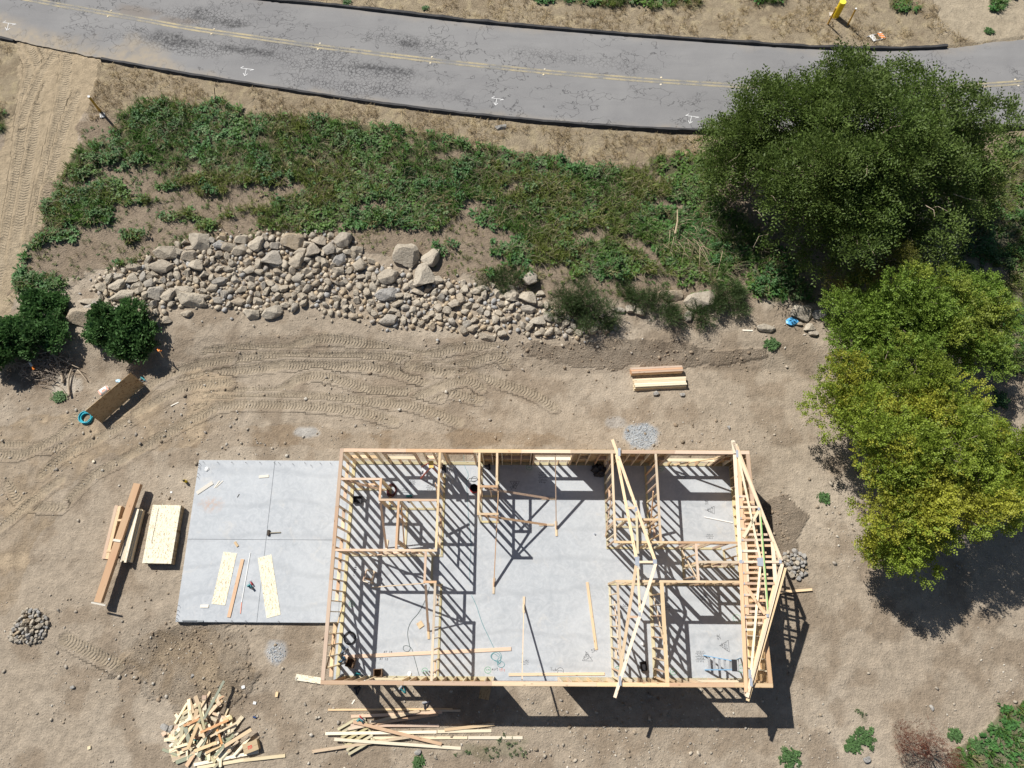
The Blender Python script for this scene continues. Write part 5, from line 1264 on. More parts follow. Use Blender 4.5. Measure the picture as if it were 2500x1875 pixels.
# ------------------------------------------------------------------ rocks
def rock_mesh(seed, sub, angular=.97):
    r_ = random.Random(seed); bm = bmesh.new(); bmesh.ops.create_icosphere(bm, subdivisions=sub, radius=1)
    planes = []
    for _ in range(r_.randint(8, 12)):
        n = Vector((r_.gauss(0, 1), r_.gauss(0, 1), r_.gauss(0, .8))).normalized(); planes.append((n, r_.uniform(.42, .8)))
    for v in bm.verts:
        c = v.co.copy()
        for n, d in planes:
            k = c.dot(n) - d
            if k > 0: c -= n * k * angular
        f = 1 + .05 * math.sin(c.x * 5 + seed) * math.cos(c.y * 6 + seed * 2) + r_.uniform(-.012, .012)
        v.co = c * f
    me = bpy.data.meshes.new('rock'); bm.to_mesh(me); bm.free(); return me
def fit(me):   # unit box, base at z=0 (slightly sunk)
    co = np.empty(len(me.vertices) * 3, np.float32); me.vertices.foreach_get('co', co); co = co.reshape(-1, 3)
    lo, hi = co.min(0), co.max(0); co = (co - (lo + hi) / 2) / (hi - lo); co[:, 2] += .5
    me.vertices.foreach_set('co', co.ravel()); me.update(); return me
BIG = [fit(rock_mesh(50 + i, 4)) for i in range(9)]; MIDR = [fit(rock_mesh(80 + i, 3)) for i in range(12)]
for m_ in BIG + MIDR: m_.materials.append(ROCK)
for m_ in BIG: m_.shade_smooth(); m_.set_sharp_from_angle(angle=R(16))
for m_ in MIDR: m_.shade_smooth(); m_.set_sharp_from_angle(angle=R(14))
BIGG = []
for m_ in BIG[:3]:
    c_ = m_.copy(); c_.materials.clear(); c_.materials.append(GREYROCK); BIGG.append(c_)
k_ = 3.16
BL = [(0, 450, [(1545, 425, 150, 170), (1290, 515, 190, 115), (1245, 620, 190, 105), (1465, 540, 120, 90), (910, 765, 125, 90), (1025, 715, 110, 80), (780, 775, 90, 75), (1160, 755, 95, 90), (920, 695, 90, 55), (1485, 870, 210, 130), (1415, 810, 150, 80), (950, 840, 190, 80), (1210, 830, 140, 110), (1300, 840, 110, 110), (730, 925, 150, 80), (700, 890, 180, 60), (960, 935, 160, 60), (400, 1025, 240, 120), (1760, 470, 120, 80), (1850, 500, 120, 80), (1690, 450, 90, 70), (1870, 415, 110, 70), (1980, 450, 120, 120), (2110, 560, 170, 120), (1510, 620, 110, 110), (1930, 650, 110, 70), (1700, 730, 120, 70), (1950, 985, 110, 90), (2100, 980, 150, 100), (1640, 780, 90, 60), (650, 1010, 230, 150), (1440, 980, 90, 55), (1280, 1030, 90, 60), (490, 835, 60, 50), (1025, 565, 60, 35), (1040, 620, 120, 60), (1080, 805, 70, 70), (1060, 770, 90, 60), (1840, 890, 110, 60)]),
      (600, 450, [(370, 435, 180, 135), (395, 575, 115, 125), (520, 500, 125, 110), (570, 425, 110, 85), (655, 485, 120, 105), (765, 420, 135, 130), (860, 490, 95, 70), (725, 570, 100, 90), (420, 505, 100, 60), (1240, 540, 205, 185), (1425, 560, 135, 150), (1370, 700, 175, 190), (1325, 810, 95, 75), (880, 620, 115, 115), (1105, 700, 155, 130), (720, 650, 90, 80), (1085, 840, 165, 105), (1100, 1030, 145, 85), (1690, 800, 70, 70), (1780, 805, 105, 55), (2055, 845, 105, 90), (2165, 865, 135, 115), (1610, 910, 115, 75), (2180, 945, 110, 70), (1860, 1160, 130, 60), (1490, 1010, 70, 60), (400, 710, 90, 80), (230, 460, 90, 60), (240, 600, 110, 70), (945, 690, 60, 70), (990, 700, 50, 75)]),
      (1200, 450, [(295, 725, 145, 135), (155, 845, 110, 90), (1385, 840, 175, 105), (1600, 890, 225, 150), (980, 955, 100, 45), (1070, 950, 70, 60), (1140, 970, 80, 60), (440, 1005, 85, 80), (350, 1040, 120, 70), (1520, 1000, 75, 80), (2110, 1090, 145, 65), (375, 825, 70, 40), (600, 1115, 55, 45), (715, 1100, 40, 70)]),
      (1800, 450, [(490, 980, 185, 125), (625, 985, 115, 85), (550, 1085, 90, 60), (585, 1135, 75, 45), (475, 1060, 55, 30)])]
SPECIAL = {(1545, 425): 'tall squarish boulder at the top left of the rock heap', (1290, 515): 'smooth rounded boulder, the upper of the two leftmost large ones', (1245, 620): 'flat-topped oblong boulder directly below the smooth rounded one', (1485, 870): 'large leaning slab boulder on the lower left of the rock heap',
           (400, 1025): 'pale boulder half hidden between the two leafy bushes', (1240, 540): 'largest pale squared boulder standing above the middle of the heap', (1425, 560): 'tan boulder just right of the largest pale squared boulder', (1370, 700): 'upright boulder with a dark top below the largest squared boulder',
           (765, 420): 'two-tone boulder, white above and black below, at the heap top', (370, 435): 'broad pyramid-shaped boulder along the top row of the heap', (1085, 840): 'blue-grey oblong boulder in the middle of the heap', (1100, 1030): 'pale flat boulder at the lower edge of the rock heap', (1105, 700): 'broad brown boulder in the middle of the heap',
           (1385, 840): 'pale wedge-shaped boulder between the dark green shrubs', (1600, 890): 'long slanting boulder between the dark green shrubs', (295, 725): 'rounded boulder left of the largest dark green shrub', (490, 980): 'yellowish boulder above the blue plastic bag', (625, 985): 'blue-grey boulder beside the yellowish one by the trees', (2110, 1090): 'oblong pale rock lying alone on soil near the blue bag', (650, 1010): 'broad smooth bedrock boulder left behind the leafy bush', (2110, 560): 'rusty-topped wide boulder in the upper row of the heap'}
GREY_AT = {(1085, 840), (625, 985), (1690, 450), (725, 570), (945, 690)}
placed = []
SHORT = {(1545, 425): 'the tall squarish boulder', (1290, 515): 'the smooth rounded boulder', (1485, 870): 'the large leaning slab boulder', (400, 1025): 'the pale boulder between the bushes', (1240, 540): 'the largest squared boulder', (1370, 700): 'the dark-topped upright boulder', (765, 420): 'the two-tone boulder', (370, 435): 'the pyramid-shaped boulder', (1085, 840): 'the blue-grey oblong boulder', (1100, 1030): 'the pale flat boulder', (1385, 840): 'the pale wedge-shaped boulder', (1600, 890): 'the long slanting boulder', (295, 725): 'the rounded boulder by the shrub', (490, 980): 'the yellowish boulder', (2110, 560): 'the rusty-topped boulder'}
SHORT_W = [(ox + cx / 3.16, oy + cy / 3.16, SHORT[(cx, cy)]) for ox, oy, l_ in BL for cx, cy, w, h in l_ if (cx, cy) in SHORT]
used_lab = {}
def near_label(px, py, w, h):
    look = ('broad flat' if w > 1.65 * h else 'tall' if h > 1.08 * w else 'rounded' if w < 1.2 * h else 'oblong'); size = 'large' if w * h > 14500 else 'small' if w * h < 5200 else 'mid-sized'
    for sx, sy, nm in sorted(SHORT_W, key=lambda q: (q[0] - px) ** 2 + (q[1] - py) ** 2):
        dx, dy = px - sx, py - sy; far = math.hypot(dx, dy)
        where = ('left of' if dx < 0 else 'right of') if abs(dx) > 2.2 * abs(dy) else ('above' if dy < 0 else 'below') if abs(dy) > 2.2 * abs(dx) else ('upper ' if dy < 0 else 'lower ') + ('left of' if dx < 0 else 'right of')
        for adv in (('close ', 'beside and ', '') if far < 45 else ('some way ', 'farther ', '') if far < 110 else ('far ', 'well ', '')):
            lab = '%s %s tan boulder %s%s %s' % (size, look, adv, where, nm)
            if lab not in used_lab and len(lab.split()) <= 16: used_lab[lab] = 1; return lab
    return 'mid-sized tan boulder among the rocks along the bank'
def put_rock(me, p, w, d, h, rz, label, group, sink=.26, name='boulder', cat='boulder', tilt=.25):
    o = bpy.data.objects.new(name, me)
    M = Matrix.Translation(Vector(p) - Vector((0, 0, h * sink))) @ Euler((U(-tilt, tilt) * .5, U(-tilt, tilt) * .5, rz)).to_matrix().to_4x4() @ Matrix.Diagonal((w, d, h, 1))
    _link(o, None, M); tag(o, label, cat, group); return o
RG1 = 'boulders in the rock heap'; bi = 0
for ox, oy, lst in BL:
    for cx, cy, w, h in lst:
        px, py = ox + cx / k_, oy + cy / k_
        g_ = G(px, py); sc = (at(px + 50, py, g_.z) - at(px - 50, py, g_.z)).length / 100
        W_ = w / k_ * sc * 1.05; H_ = h / k_ * sc * 1.05; hz = .62 * min(W_, H_) + .05
        p = GP(px, py + 6); lab = SPECIAL.get((cx, cy)); gr = (cx, cy) in GREY_AT
        me = (BIGG if gr else BIG)[bi % (3 if gr else 9)] if max(W_, H_) > .55 else MIDR[bi % 12]
        if lab: put_rock(me, p, W_, H_, hz, U(-.25, .25), lab, None)
        else: put_rock(me, p, W_, H_, hz, U(-.25, .25), near_label(px, py, w, h), RG1)
        placed.append((p.x, p.y, max(W_, H_) * .45)); bi += 1
p = GP(1223, 311); put_rock(BIGG[0], p, .62, .3, .22, .2, 'grey rock lying alone in the dry grass below the road', None)
Z_RUB = polyG([(190, 660), (215, 600), (330, 560), (420, 525), (560, 515), (700, 505), (765, 530), (800, 575), (880, 590), (960, 610), (1050, 625), (1120, 630), (1170, 660), (1230, 690), (1330, 702), (1290, 722), (1180, 722), (1060, 722), (950, 705), (850, 700), (760, 682), (680, 655), (560, 672), (430, 655), (330, 668), (240, 680), (190, 690)])
xa, ya = np.array(Z_RUB).min(0); xb_, yb_ = np.array(Z_RUB).max(0)
cand = []
rr = random.Random(11)
def rub_sz(x, y):
    p2 = (y - ya) / (yb_ - ya); return .055 + .13 * rr.random() ** 3 + .06 * rr.random()
tries = 0; grid = {}
def free(x, y, r):
    i, j = int(x // .6), int(y // .6)
    for a in range(i - 2, i + 3):
        for b in range(j - 2, j + 3):
            for q in grid.get((a, b), ()):
                if (q[0] - x) ** 2 + (q[1] - y) ** 2 < ((q[2] + r) * .72) ** 2: return False
    return True
def addg(q): grid.setdefault((int(q[0] // .6), int(q[1] // .6)), []).append(q)
for q in placed: addg(q)
szs = sorted([rub_sz(0, rr.uniform(ya, yb_)) for _ in range(4200)], reverse=True)
for s in szs:
    for _ in range(10):
        x = rr.uniform(xa - .4, xb_ + .4); y = rr.uniform(ya - .4, yb_ + .3)
        if s < .12 and float(vnoise(x * .9, y * .9, 501)) > .62: continue
        wx_ = x + .5 * (rr.random() - .5); wy_ = y + .5 * (rr.random() - .5)
        if not bool(in_poly(np.array([wx_]), np.array([wy_]), Z_RUB)[0]): continue
        if free(x, y, s): cand.append((x, y, s)); addg((x, y, s)); break
cand.sort(key=lambda q: -q[2])
RG2 = 'rubble stones of the rock heap'
for i, (x, y, s) in enumerate(cand[:215]):
    z = float(gz(x, y)); put_rock(MIDR[i % 12], (x, y, z), s * 1.8 * U(.9, 1.45), s * 1.8 * U(.65, 1.0), s * 2 * U(.6, .85), U(0, 3.1), 'small angular tan stone in the rubble of the rock heap', RG2, .28, 'rubble_stone', 'stone', .6)
# base shapes for merged stone masses
def ico(sub):
    bm = bmesh.new(); bmesh.ops.create_icosphere(bm, subdivisions=sub, radius=1); v = np.array([q.co[:] for q in bm.verts]); f = np.array([[w.index for w in q.verts] for q in bm.faces]); bm.free(); return v, f
def stone_mass(name, pts, base_cols, mat, sub=1, cut=True, seed=0):
    """pts: x, y, z, rx, ry, rz, ang"""
    V, F = ico(sub); r_ = np.random.default_rng(seed); N = len(pts); pts = np.asarray(pts)
    co = np.repeat(V[None], N, 0) * r_.uniform(.8, 1.15, (N, len(V), 1))
    for _ in range(4):
        n = r_.normal(size=(N, 1, 3)); n /= np.linalg.norm(n, axis=2, keepdims=True); k = np.clip((co * n).sum(2, keepdims=True) - r_.uniform(.45, .8, (N, 1, 1)), 0, None); co = co - n * k
    co = co * pts[:, None, 3:6]
    c, s = np.cos(pts[:, 6])[:, None], np.sin(pts[:, 6])[:, None]
    xr = co[:, :, 0] * c - co[:, :, 1] * s; yr = co[:, :, 0] * s + co[:, :, 1] * c
    co = np.stack([xr, yr, co[:, :, 2]], 2) + pts[:, None, :3]
    faces = (F[None] + (np.arange(N) * len(V))[:, None, None]).reshape(-1, 3)
    me = mesh_np(name, co.reshape(-1, 3), faces, 3)
    bc = np.asarray(base_cols); col = bc[r_.integers(0, len(bc), N)] * r_.uniform(.8, 1.2, (N, 1))
    color_attr(me, 'Col', np.repeat(col, len(V), 0)); me.materials.append(mat)
    o = _link(bpy.data.objects.new(name, me), None, Matrix.Identity(4)); o['kind'] = 'stuff'; return o
TANS = [(.50, .43, .33), (.46, .40, .31), (.55, .48, .38), (.42, .38, .33), (.48, .38, .26), (.40, .39, .37)]
rest = cand[215:]
pts = [(x, y, float(gz(x, y)) + s * .22, s * U(.9, 1.3), s * U(.75, 1), s * U(.6, .85), U(0, 3.1)) for x, y, s in rest]
# smaller fill between and around the stones
for _ in range(2600):
    x = rr.uniform(xa - 1.0, xb_ + 1.0); y = rr.uniform(ya - .9, yb_ + .4)
    if not bool(in_poly(np.array([x + rr.gauss(0, .45)]), np.array([y + rr.gauss(0, .45)]), Z_RUB)[0]): continue
    s = rr.uniform(.03, .085); pts.append((x, y, float(gz(x, y)) + s * .4, s * U(.9, 1.4), s, s * .8, U(0, 3.1)))
tag(stone_mass('rubble', pts, TANS, PEBBLE, 1, seed=5), 'small tan broken rubble filling the rock heap', 'rubble')
# cobble piles
def cobble_pile(label, poly, n, smin, smax, mat, name, group, cols, hmax=.18):
    P = polyG(poly, 1.0); a0, b0 = np.array(P).min(0); a1, b1 = np.array(P).max(0); cxp, cyp = np.array(P).mean(0); got = []
    R0 = max(a1 - a0, b1 - b0) / 2; r_ = random.Random(n)
    for _ in range(n * 40):
        if len(got) >= n: break
        x, y = r_.uniform(a0, a1), r_.uniform(b0, b1); s = r_.uniform(smin, smax)
        if not bool(in_poly(np.array([x]), np.array([y]), P)[0]): continue
        if any((x - q[0]) ** 2 + (y - q[1]) ** 2 < ((s + q[2]) * .78) ** 2 for q in got): continue
        got.append((x, y, s))
    for i, (x, y, s) in enumerate(got):
        up = hmax * max(0, 1 - math.hypot(x - cxp, y - cyp) / R0); z = float(gz(x, y))
        o = put_rock(mat[i % len(mat)], (x, y, z + up * .35), s * 2 * U(1, 1.3), s * 2 * U(.8, 1), s * 1.3 + up, U(0, 3.1), label, group, .1, name, 'stone', .4)
    fill = []
    for _ in range(n * 5):
        x, y = r_.uniform(a0, a1), r_.uniform(b0, b1)
        if in_poly(np.array([x]), np.array([y]), P)[0]: s = r_.uniform(smin * .3, smin * .7); fill.append((x, y, float(gz(x, y)) + s * .5, s * 1.2, s, s * .8, U(0, 3)))
    return fill
GREYMID = []
for m_ in MIDR[:6]:
    c_ = m_.copy(); c_.materials.clear(); c_.materials.append(GREYROCK); GREYMID.append(c_)
f1 = cobble_pile('grey brown cobble in the small pile at the left edge', [(65, 1485), (95, 1484), (118, 1510), (122, 1530), (100, 1570), (75, 1574), (30, 1562), (22, 1552), (45, 1515)], 95, .055, .13, MIDR + GREYMID, 'cobble', 'cobbles of the west pile', TANS)
f2 = cobble_pile('rounded grey cobble in the pile beside the gable shadow', [(1912, 1352), (1940, 1345), (1960, 1352), (1970, 1385), (1968, 1405), (1945, 1416), (1925, 1400), (1912, 1375)], 60, .07, .14, GREYMID + MIDR[:4], 'cobble', 'cobbles of the east pile', TANS)
# pebbles and clods scattered on the bare soil
peb = list()
r2 = np.random.default_rng(21)
N = 26000
px_ = r2.uniform(-27, 25, N); py_ = r2.uniform(-6.5, 13.5, N)
dens = .10 + .9 * smooth(.50, .68, fbm(px_ * .5, py_ * .5, 301, 4)) + 1.0 * np.exp(-((py_ + 4.6) / 1.6) ** 2) * (px_ > -9) * (px_ < 13)
keep = r2.random(N) < dens * .62
def off_slab(x, y, m=.1):
    k = np.ones(len(x), bool)
    for x0, y0, x1, y1 in SLAB: k &= ~((x > x0 - m) & (x < x1 + m) & (y > y0 - m) & (y < y1 + m))
    return k
keep &= off_slab(px_, py_); px_, py_ = px_[keep], py_[keep]; s_ = r2.uniform(.012, .034, len(px_)) * (1 + 2.2 * r2.random(len(px_)) ** 7)
zz_ = gz(px_, py_)
peb = np.stack([px_, py_, zz_ + s_ * .3, s_ * r2.uniform(1, 1.5, len(s_)), s_, s_ * .8, r2.uniform(0, 3, len(s_))], 1)
N = 9000; bx_ = r2.uniform(-16, 12, N); by_ = r2.uniform(-5, 13, N); thr = np.zeros(N)
for P, a in ((Z_BERM, 1.), (Z_TRENCH, 1.), (Z_BROWN2, .8)): thr = np.maximum(thr, in_poly(bx_ + r2.normal(0, .3, N), by_ + r2.normal(0, .3, N), P) * a)
thr = np.maximum(thr, .06); kk = (r2.random(N) < thr) & off_slab(bx_, by_); bx_, by_ = bx_[kk], by_[kk]; s_ = r2.uniform(.02, .06, len(bx_)) * (1 + r2.random(len(bx_)) ** 5)
clod = np.stack([bx_, by_, gz(bx_, by_) + s_ * .2, s_ * 1.2, s_, s_ * .7, r2.uniform(0, 3, len(s_))], 1)
tag(stone_mass('pebbles', np.concatenate([peb, np.array(f1 + f2)]), [(.46, .40, .32), (.40, .35, .28), (.36, .32, .27), (.52, .48, .41), (.33, .27, .2)], PEBBLE, 0 if False else 1, seed=6), 'pebbles and stone chips scattered over the bare soil', 'pebbles')
tag(stone_mass('soil_clods', clod, [(.30, .24, .175), (.27, .21, .15), (.33, .27, .2)], PEBBLE, 1, seed=8), 'brown soil clods crumbled from the cut banks', 'soil')
gp = []
for px, py, rx_, ry_, n in ((1565, 1063, .75, .6, 450), (675, 1592, .4, .4, 110)):
    c_ = G(px, py)
    for _ in range(n):
        a, q = rr.uniform(0, 6.28), rr.random() ** .6; x, y = c_.x + rx_ * q * math.cos(a), c_.y + ry_ * q * math.sin(a); s = rr.uniform(.012, .03); gp.append((x, y, float(gz(x, y)) + s * .5, s * 1.3, s, s * .8, U(0, 3)))
tag(stone_mass('gravel', gp, [(.42, .46, .50), (.36, .40, .44), (.5, .53, .55)], PEBBLE, 1, seed=9), 'blue grey crushed gravel spilled in patches on the soil', 'gravel')
for px, py, s, lab in ((1600, 961, .2, 'dark grey round stone just south of the pale lumber stack'), (1665, 964, .16, 'grey stone south-east of the pale lumber stack'), (1778, 1045, .15, 'smooth oval stone on the pad north of the gable truss'), (1020, 1835, .2, 'slender dark stone below the loose boards'), (2275, 1728, .16, 'pale oval stone on the bare soil in the lower right'), (2115, 1853, .2, 'grey stone in the lower right near the weeds'), (178, 1678, .13, 'dark stone on the soil in the lower left'), (470, 1650, .12, 'brown stone north of the scrap heap'), (405, 1775, .24, 'tan stone at the west side of the scrap heap'), (418, 1779, .2, 'grey stone between the tan stone and the scrap heap')):
    put_rock(GREYMID[int(px) % 6], GP(px, py), s * 1.5, s, s * .8, U(0, 3), lab, None, .15, 'stone', 'stone')
# ------------------------------------------------------------------ vegetation
def blades(n, L0, L1, w, lean, seg=2, r_=None, droop=.35):
    """grass tuft template: tapering bent blades as triangles"""
    V = []; F = []; S = []
    for i in range(n):
        a = r_.uniform(0, 6.283); L = r_.uniform(L0, L1); le = r_.uniform(.15, lean); o = np.array([r_.normal(0, .05), r_.normal(0, .05), 0])
        d = np.array([math.cos(a), math.sin(a), 0]); sd = np.array([-d[1], d[0], 0]) * w
        b = len(V); mid = o + d * L * le * .5 + np.array([0, 0, L * .6]); tip = o + d * L * le * 1.15 + np.array([0, 0, L * (1 - droop * le)])
        V += [o - sd * .6, o + sd * .6, mid + sd, mid - sd, tip]; F += [(b, b + 1, b + 2), (b, b + 2, b + 3), (b + 3, b + 2, b + 4)]
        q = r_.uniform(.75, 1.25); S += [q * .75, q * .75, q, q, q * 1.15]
    return np.array(V), np.array(F), np.array(S)
def rosette(n, L0, L1, wr, r_, h=.5):
    """broad-leaved weed: folded kite leaves round a centre, in layers"""
    V = []; F = []; S = []
    for i in range(n):
        a = r_.uniform(0, 6.283); L = r_.uniform(L0, L1); up = r_.uniform(.1, h); z0 = r_.uniform(0, .10) * h * 2; w = L * wr
        d = np.array([math.cos(a), math.sin(a), 0]); sd = np.array([-d[1], d[0], 0]); o = np.array([r_.normal(0, .05), r_.normal(0, .05), z0])
        p1 = o + d * L * .5 + np.array([0, 0, up * L * .8]); tip = o + d * L + np.array([0, 0, up * L * .5]); b = len(V)
        V += [o, p1 + sd * w + [0, 0, .02], p1 - sd * w + [0, 0, .02], tip, p1]; F += [(b, b + 1, b + 4), (b, b + 4, b + 2), (b + 1, b + 3, b + 4), (b + 4, b + 3, b + 2)]
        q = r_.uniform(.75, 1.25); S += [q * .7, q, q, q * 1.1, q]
    return np.array(V), np.array(F), np.array(S)
def scatter(name, temps, pts, cols, mat, parent=None, M=None, origin=(0, 0, 0), normals=None):
    """pts: x, y, z, scale, angle; cols Nx3; merges template copies"""
    pts = np.asarray(pts, float); cols = np.asarray(cols, float); r_ = np.random.default_rng(len(pts)); pick = r_.integers(0, len(temps), len(pts))
    AV, AF, AC = [], [], []; base = 0
    for t, (V, F, S) in enumerate(temps):
        k = pick == t; P = pts[k]; Cc = cols[k]; N = len(P)
        if not N: continue
        c, s = np.cos(P[:, 4])[:, None], np.sin(P[:, 4])[:, None]
        x = (V[None, :, 0] * c - V[None, :, 1] * s) * P[:, 3:4] + P[:, 0:1]; y = (V[None, :, 0] * s + V[None, :, 1] * c) * P[:, 3:4] + P[:, 1:2]; z = V[None, :, 2] * P[:, 3:4] + P[:, 2:3]
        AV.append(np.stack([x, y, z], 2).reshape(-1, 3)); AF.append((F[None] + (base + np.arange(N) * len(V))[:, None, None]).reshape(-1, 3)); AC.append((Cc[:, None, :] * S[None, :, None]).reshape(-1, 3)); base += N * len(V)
    me = mesh_np(name, np.concatenate(AV) - np.asarray(origin), np.concatenate(AF), 3)
    color_attr(me, 'Col', np.concatenate(AC)); me.materials.append(mat)
    return _link(bpy.data.objects.new(name, me), parent, Matrix.Translation(origin))
vr = np.random.default_rng(33)
TG = [blades(13, .2, .45, .011, .9, r_=vr) for _ in range(6)]
TR = [rosette(11, .09, .2, .26, vr) for _ in range(6)]
TH = [rosette(22, .05, .11, .3, vr, 1.2) for _ in range(5)]
def veg_points(poly_list, per_m2, extra=1.0):
    out = []
    for P in poly_list:
        P = np.array(P); lo, hi = P.min(0) - .6, P.max(0) + .6; n = int((hi - lo).prod() * per_m2)
        x = vr.uniform(lo[0], hi[0], n); y = vr.uniform(lo[1], hi[1], n)
        d = green_density(x, y); k = (vr.random(n) < d * extra) & ~((y > edge_s(RS, x) - .3) & (y < edge_s(RN, x) + .35)); out.append(np.stack([x[k], y[k]], 1))
    return np.concatenate(out)
def to_pts(xy, s0, s1): return np.column_stack([xy[:, 0], xy[:, 1], gz(xy[:, 0], xy[:, 1]) - .01, vr.uniform(s0, s1, len(xy)), vr.uniform(0, 6.28, len(xy))])
def tint(xy, a, b, c, seed):
    n = fbm(xy[:, 0] * .45, xy[:, 1] * .45, seed, 3)[:, None]; m = vr.random((len(xy), 1)); q = smooth(.35, .65, n)
    col = np.array(a) * (1 - q) + np.array(b) * q; col = np.where(m > .86, np.array(c), col); return col * vr.uniform(.75, 1.25, (len(xy), 1))
ALLG = [Z_GREEN, Z_SPARSE, Z_GREEN_E, Z_GREEN_SE, Z_GREEN_N, Z_GREEN_N2, Z_GREEN_N3, Z_GREEN_N4, Z_GREEN_W]
xy = veg_points(ALLG, 24); nn_ = fbm(xy[:, 0] * .6, xy[:, 1] * .6, 401, 3); xy = xy[(nn_ > .47) | (vr.random(len(xy)) < .3)]
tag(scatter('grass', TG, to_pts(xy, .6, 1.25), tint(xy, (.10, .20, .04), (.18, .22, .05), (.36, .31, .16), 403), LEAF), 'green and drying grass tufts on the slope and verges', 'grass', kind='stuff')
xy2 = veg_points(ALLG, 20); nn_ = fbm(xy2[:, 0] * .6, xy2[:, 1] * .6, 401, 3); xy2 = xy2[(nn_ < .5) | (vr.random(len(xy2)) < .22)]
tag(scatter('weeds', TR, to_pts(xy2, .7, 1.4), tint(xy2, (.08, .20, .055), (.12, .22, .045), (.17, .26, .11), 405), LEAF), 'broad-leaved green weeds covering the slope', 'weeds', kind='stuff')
xy3 = veg_points([Z_GREEN, Z_GREEN_E], 14); nn_ = fbm(xy3[:, 0] * .8, xy3[:, 1] * .8, 407, 3); xy3 = xy3[nn_ > .60]
tag(scatter('tall_weeds', TH, to_pts(xy3, .9, 1.7), tint(xy3, (.08, .185, .06), (.11, .20, .055), (.15, .23, .1), 409), LEAF), 'taller bushy green weeds in patches on the slope', 'weeds', kind='stuff')
xy4 = veg_points([Z_WEED_S, Z_WEED_SE2], 34); tag(scatter('seedlings', TR, to_pts(xy4, .3, .8), tint(xy4, (.09, .13, .055), (.13, .16, .08), (.10, .15, .07), 411), LEAF), 'small green seedlings on the bare soil south of the frame', 'weeds', kind='stuff')
# dry grass litter
N = 30000; x = vr.uniform(-30, 30, N); y = vr.uniform(20, 34, N)
k = ((in_poly(x, y, Z_STRAW_S) | in_poly(x, y, Z_STRAW_L) | ((y > edge_s(RN, x) + .35) & (vr.random(N) < .75) & ~in_poly(x, y, Z_SAND_NE))) & ~((y > edge_s(RS, x) - .35) & (y < edge_s(RN, x) + .35)) & (fbm(x * .8, y * .8, 415, 3) > .42))
xy5 = np.stack([x[k], y[k]], 1)
TD = [blades(6, .1, .24, .009, 1.6, r_=vr, droop=.55) for _ in range(6)]
tag(scatter('dry_grass', TD, to_pts(xy5, .6, 1.2), tint(xy5, (.40, .31, .17), (.33, .25, .14), (.22, .16, .09), 417), LEAF), 'dry straw coloured grass litter along the road verges', 'dry grass', kind='stuff')
# single plants
def plant(label, px, py, s, kind, n, col, cat='weed', name='weed', group=None):
    p = GP(px, py); a = vr.uniform(0, 6.28, n); r_ = s * np.sqrt(vr.random(n)) * (.6 + .5 * np.sin(a * 3 + px) ** 2); x = p.x + r_ * np.cos(a); y = p.y + r_ * .85 * np.sin(a)
    pts = np.column_stack([x, y, gz(x, y) + .12 * s * vr.random(n) * (1 - r_ / s), vr.uniform(.35, .9, n), a])
    t_ = thing(name, label, cat, p, group)
    scatter('foliage', kind, pts, np.array(col) * vr.uniform(.75, 1.25, (n, 1)), LEAF, t_, origin=p)
    bm = bmesh.new(); bm_tube(bm, [p - Vector((0, 0, .05)), p + Vector((.02, 0, .08))], .012, 5); bm_obj('stem', bm, TWIG, t_)
GW = (.10, .19, .065)
for px, py, s, lab in ((1883, 842, .32, 'bright green weed clump alone on the soil near the trees'), (630, 320, .25, 'small green weed clump in the dry grass below the road'), (1020, 1860, .25, 'green weed clump at the bottom edge below the boards'), (1930, 1848, .45, 'pale green weed clump in the lower right corner area'), (2110, 1800, .42, 'green weed clump left of the red dead shrub'), (2080, 1820, .35, 'dark green weed clump lower left of the red dead shrub'), (2330, 1795, .28, 'green weed clump right of the red dead shrub'), (2380, 1820, .3, 'pale green weed clump at the right of the dead shrub'), (2010, 1215, .28, 'green weed at the foot of the yellow tree'), (145, 970, .35, 'tall green weed beside the pale fallen branches'), (2440, 975, .45, 'pale green weed clump right of the upper yellow tree'), (846, 7, .2, 'small green weed beyond the road, nearest the top edge'), (1040, 22, .16, 'tiny green weed beyond the road by the kerb'), (2412, 78, .2, 'small weed on the sandy ground beyond the road')):
    plant(lab, px, py, s, TR, int(40 * s / .3), GW)
# small sprouts over the half-bare slope
P6 = np.array(Z_WEEDSOIL); lo6, hi6 = P6.min(0), P6.max(0); x6 = vr.uniform(lo6[0], hi6[0], 9000); y6 = vr.uniform(lo6[1], hi6[1], 9000)
k6 = in_poly(x6, y6, Z_WEEDSOIL) & (vr.random(9000) < .25 + .75 * smooth(.45, .6, fbm(x6 * .9, y6 * 1.4, 431, 3))) & (green_density(x6, y6) < .5) & ~in_poly(x6, y6, Z_RUB); xy7 = np.stack([x6[k6], y6[k6]], 1)
tag(scatter('sprouts', TG[:3] + TR[:3], to_pts(xy7, .25, .65), tint(xy7, (.10, .19, .05), (.17, .20, .06), (.34, .29, .16), 433), LEAF), 'small green sprouts and dry tufts on the half-bare slope', 'sprouts', kind='stuff')
# dry stems standing in the weeds
xy6 = veg_points([Z_GREEN, Z_SPARSE, Z_GREEN_E], 5); TS = [blades(5, .3, .7, .005, 1.3, r_=vr) for _ in range(4)]
tag(scatter('dry_stems', TS, to_pts(xy6, .7, 1.2), tint(xy6, (.40, .33, .22), (.34, .28, .19), (.46, .40, .28), 421), LEAF), 'pale dry stems standing among the green weeds', 'dry stems', kind='stuff')
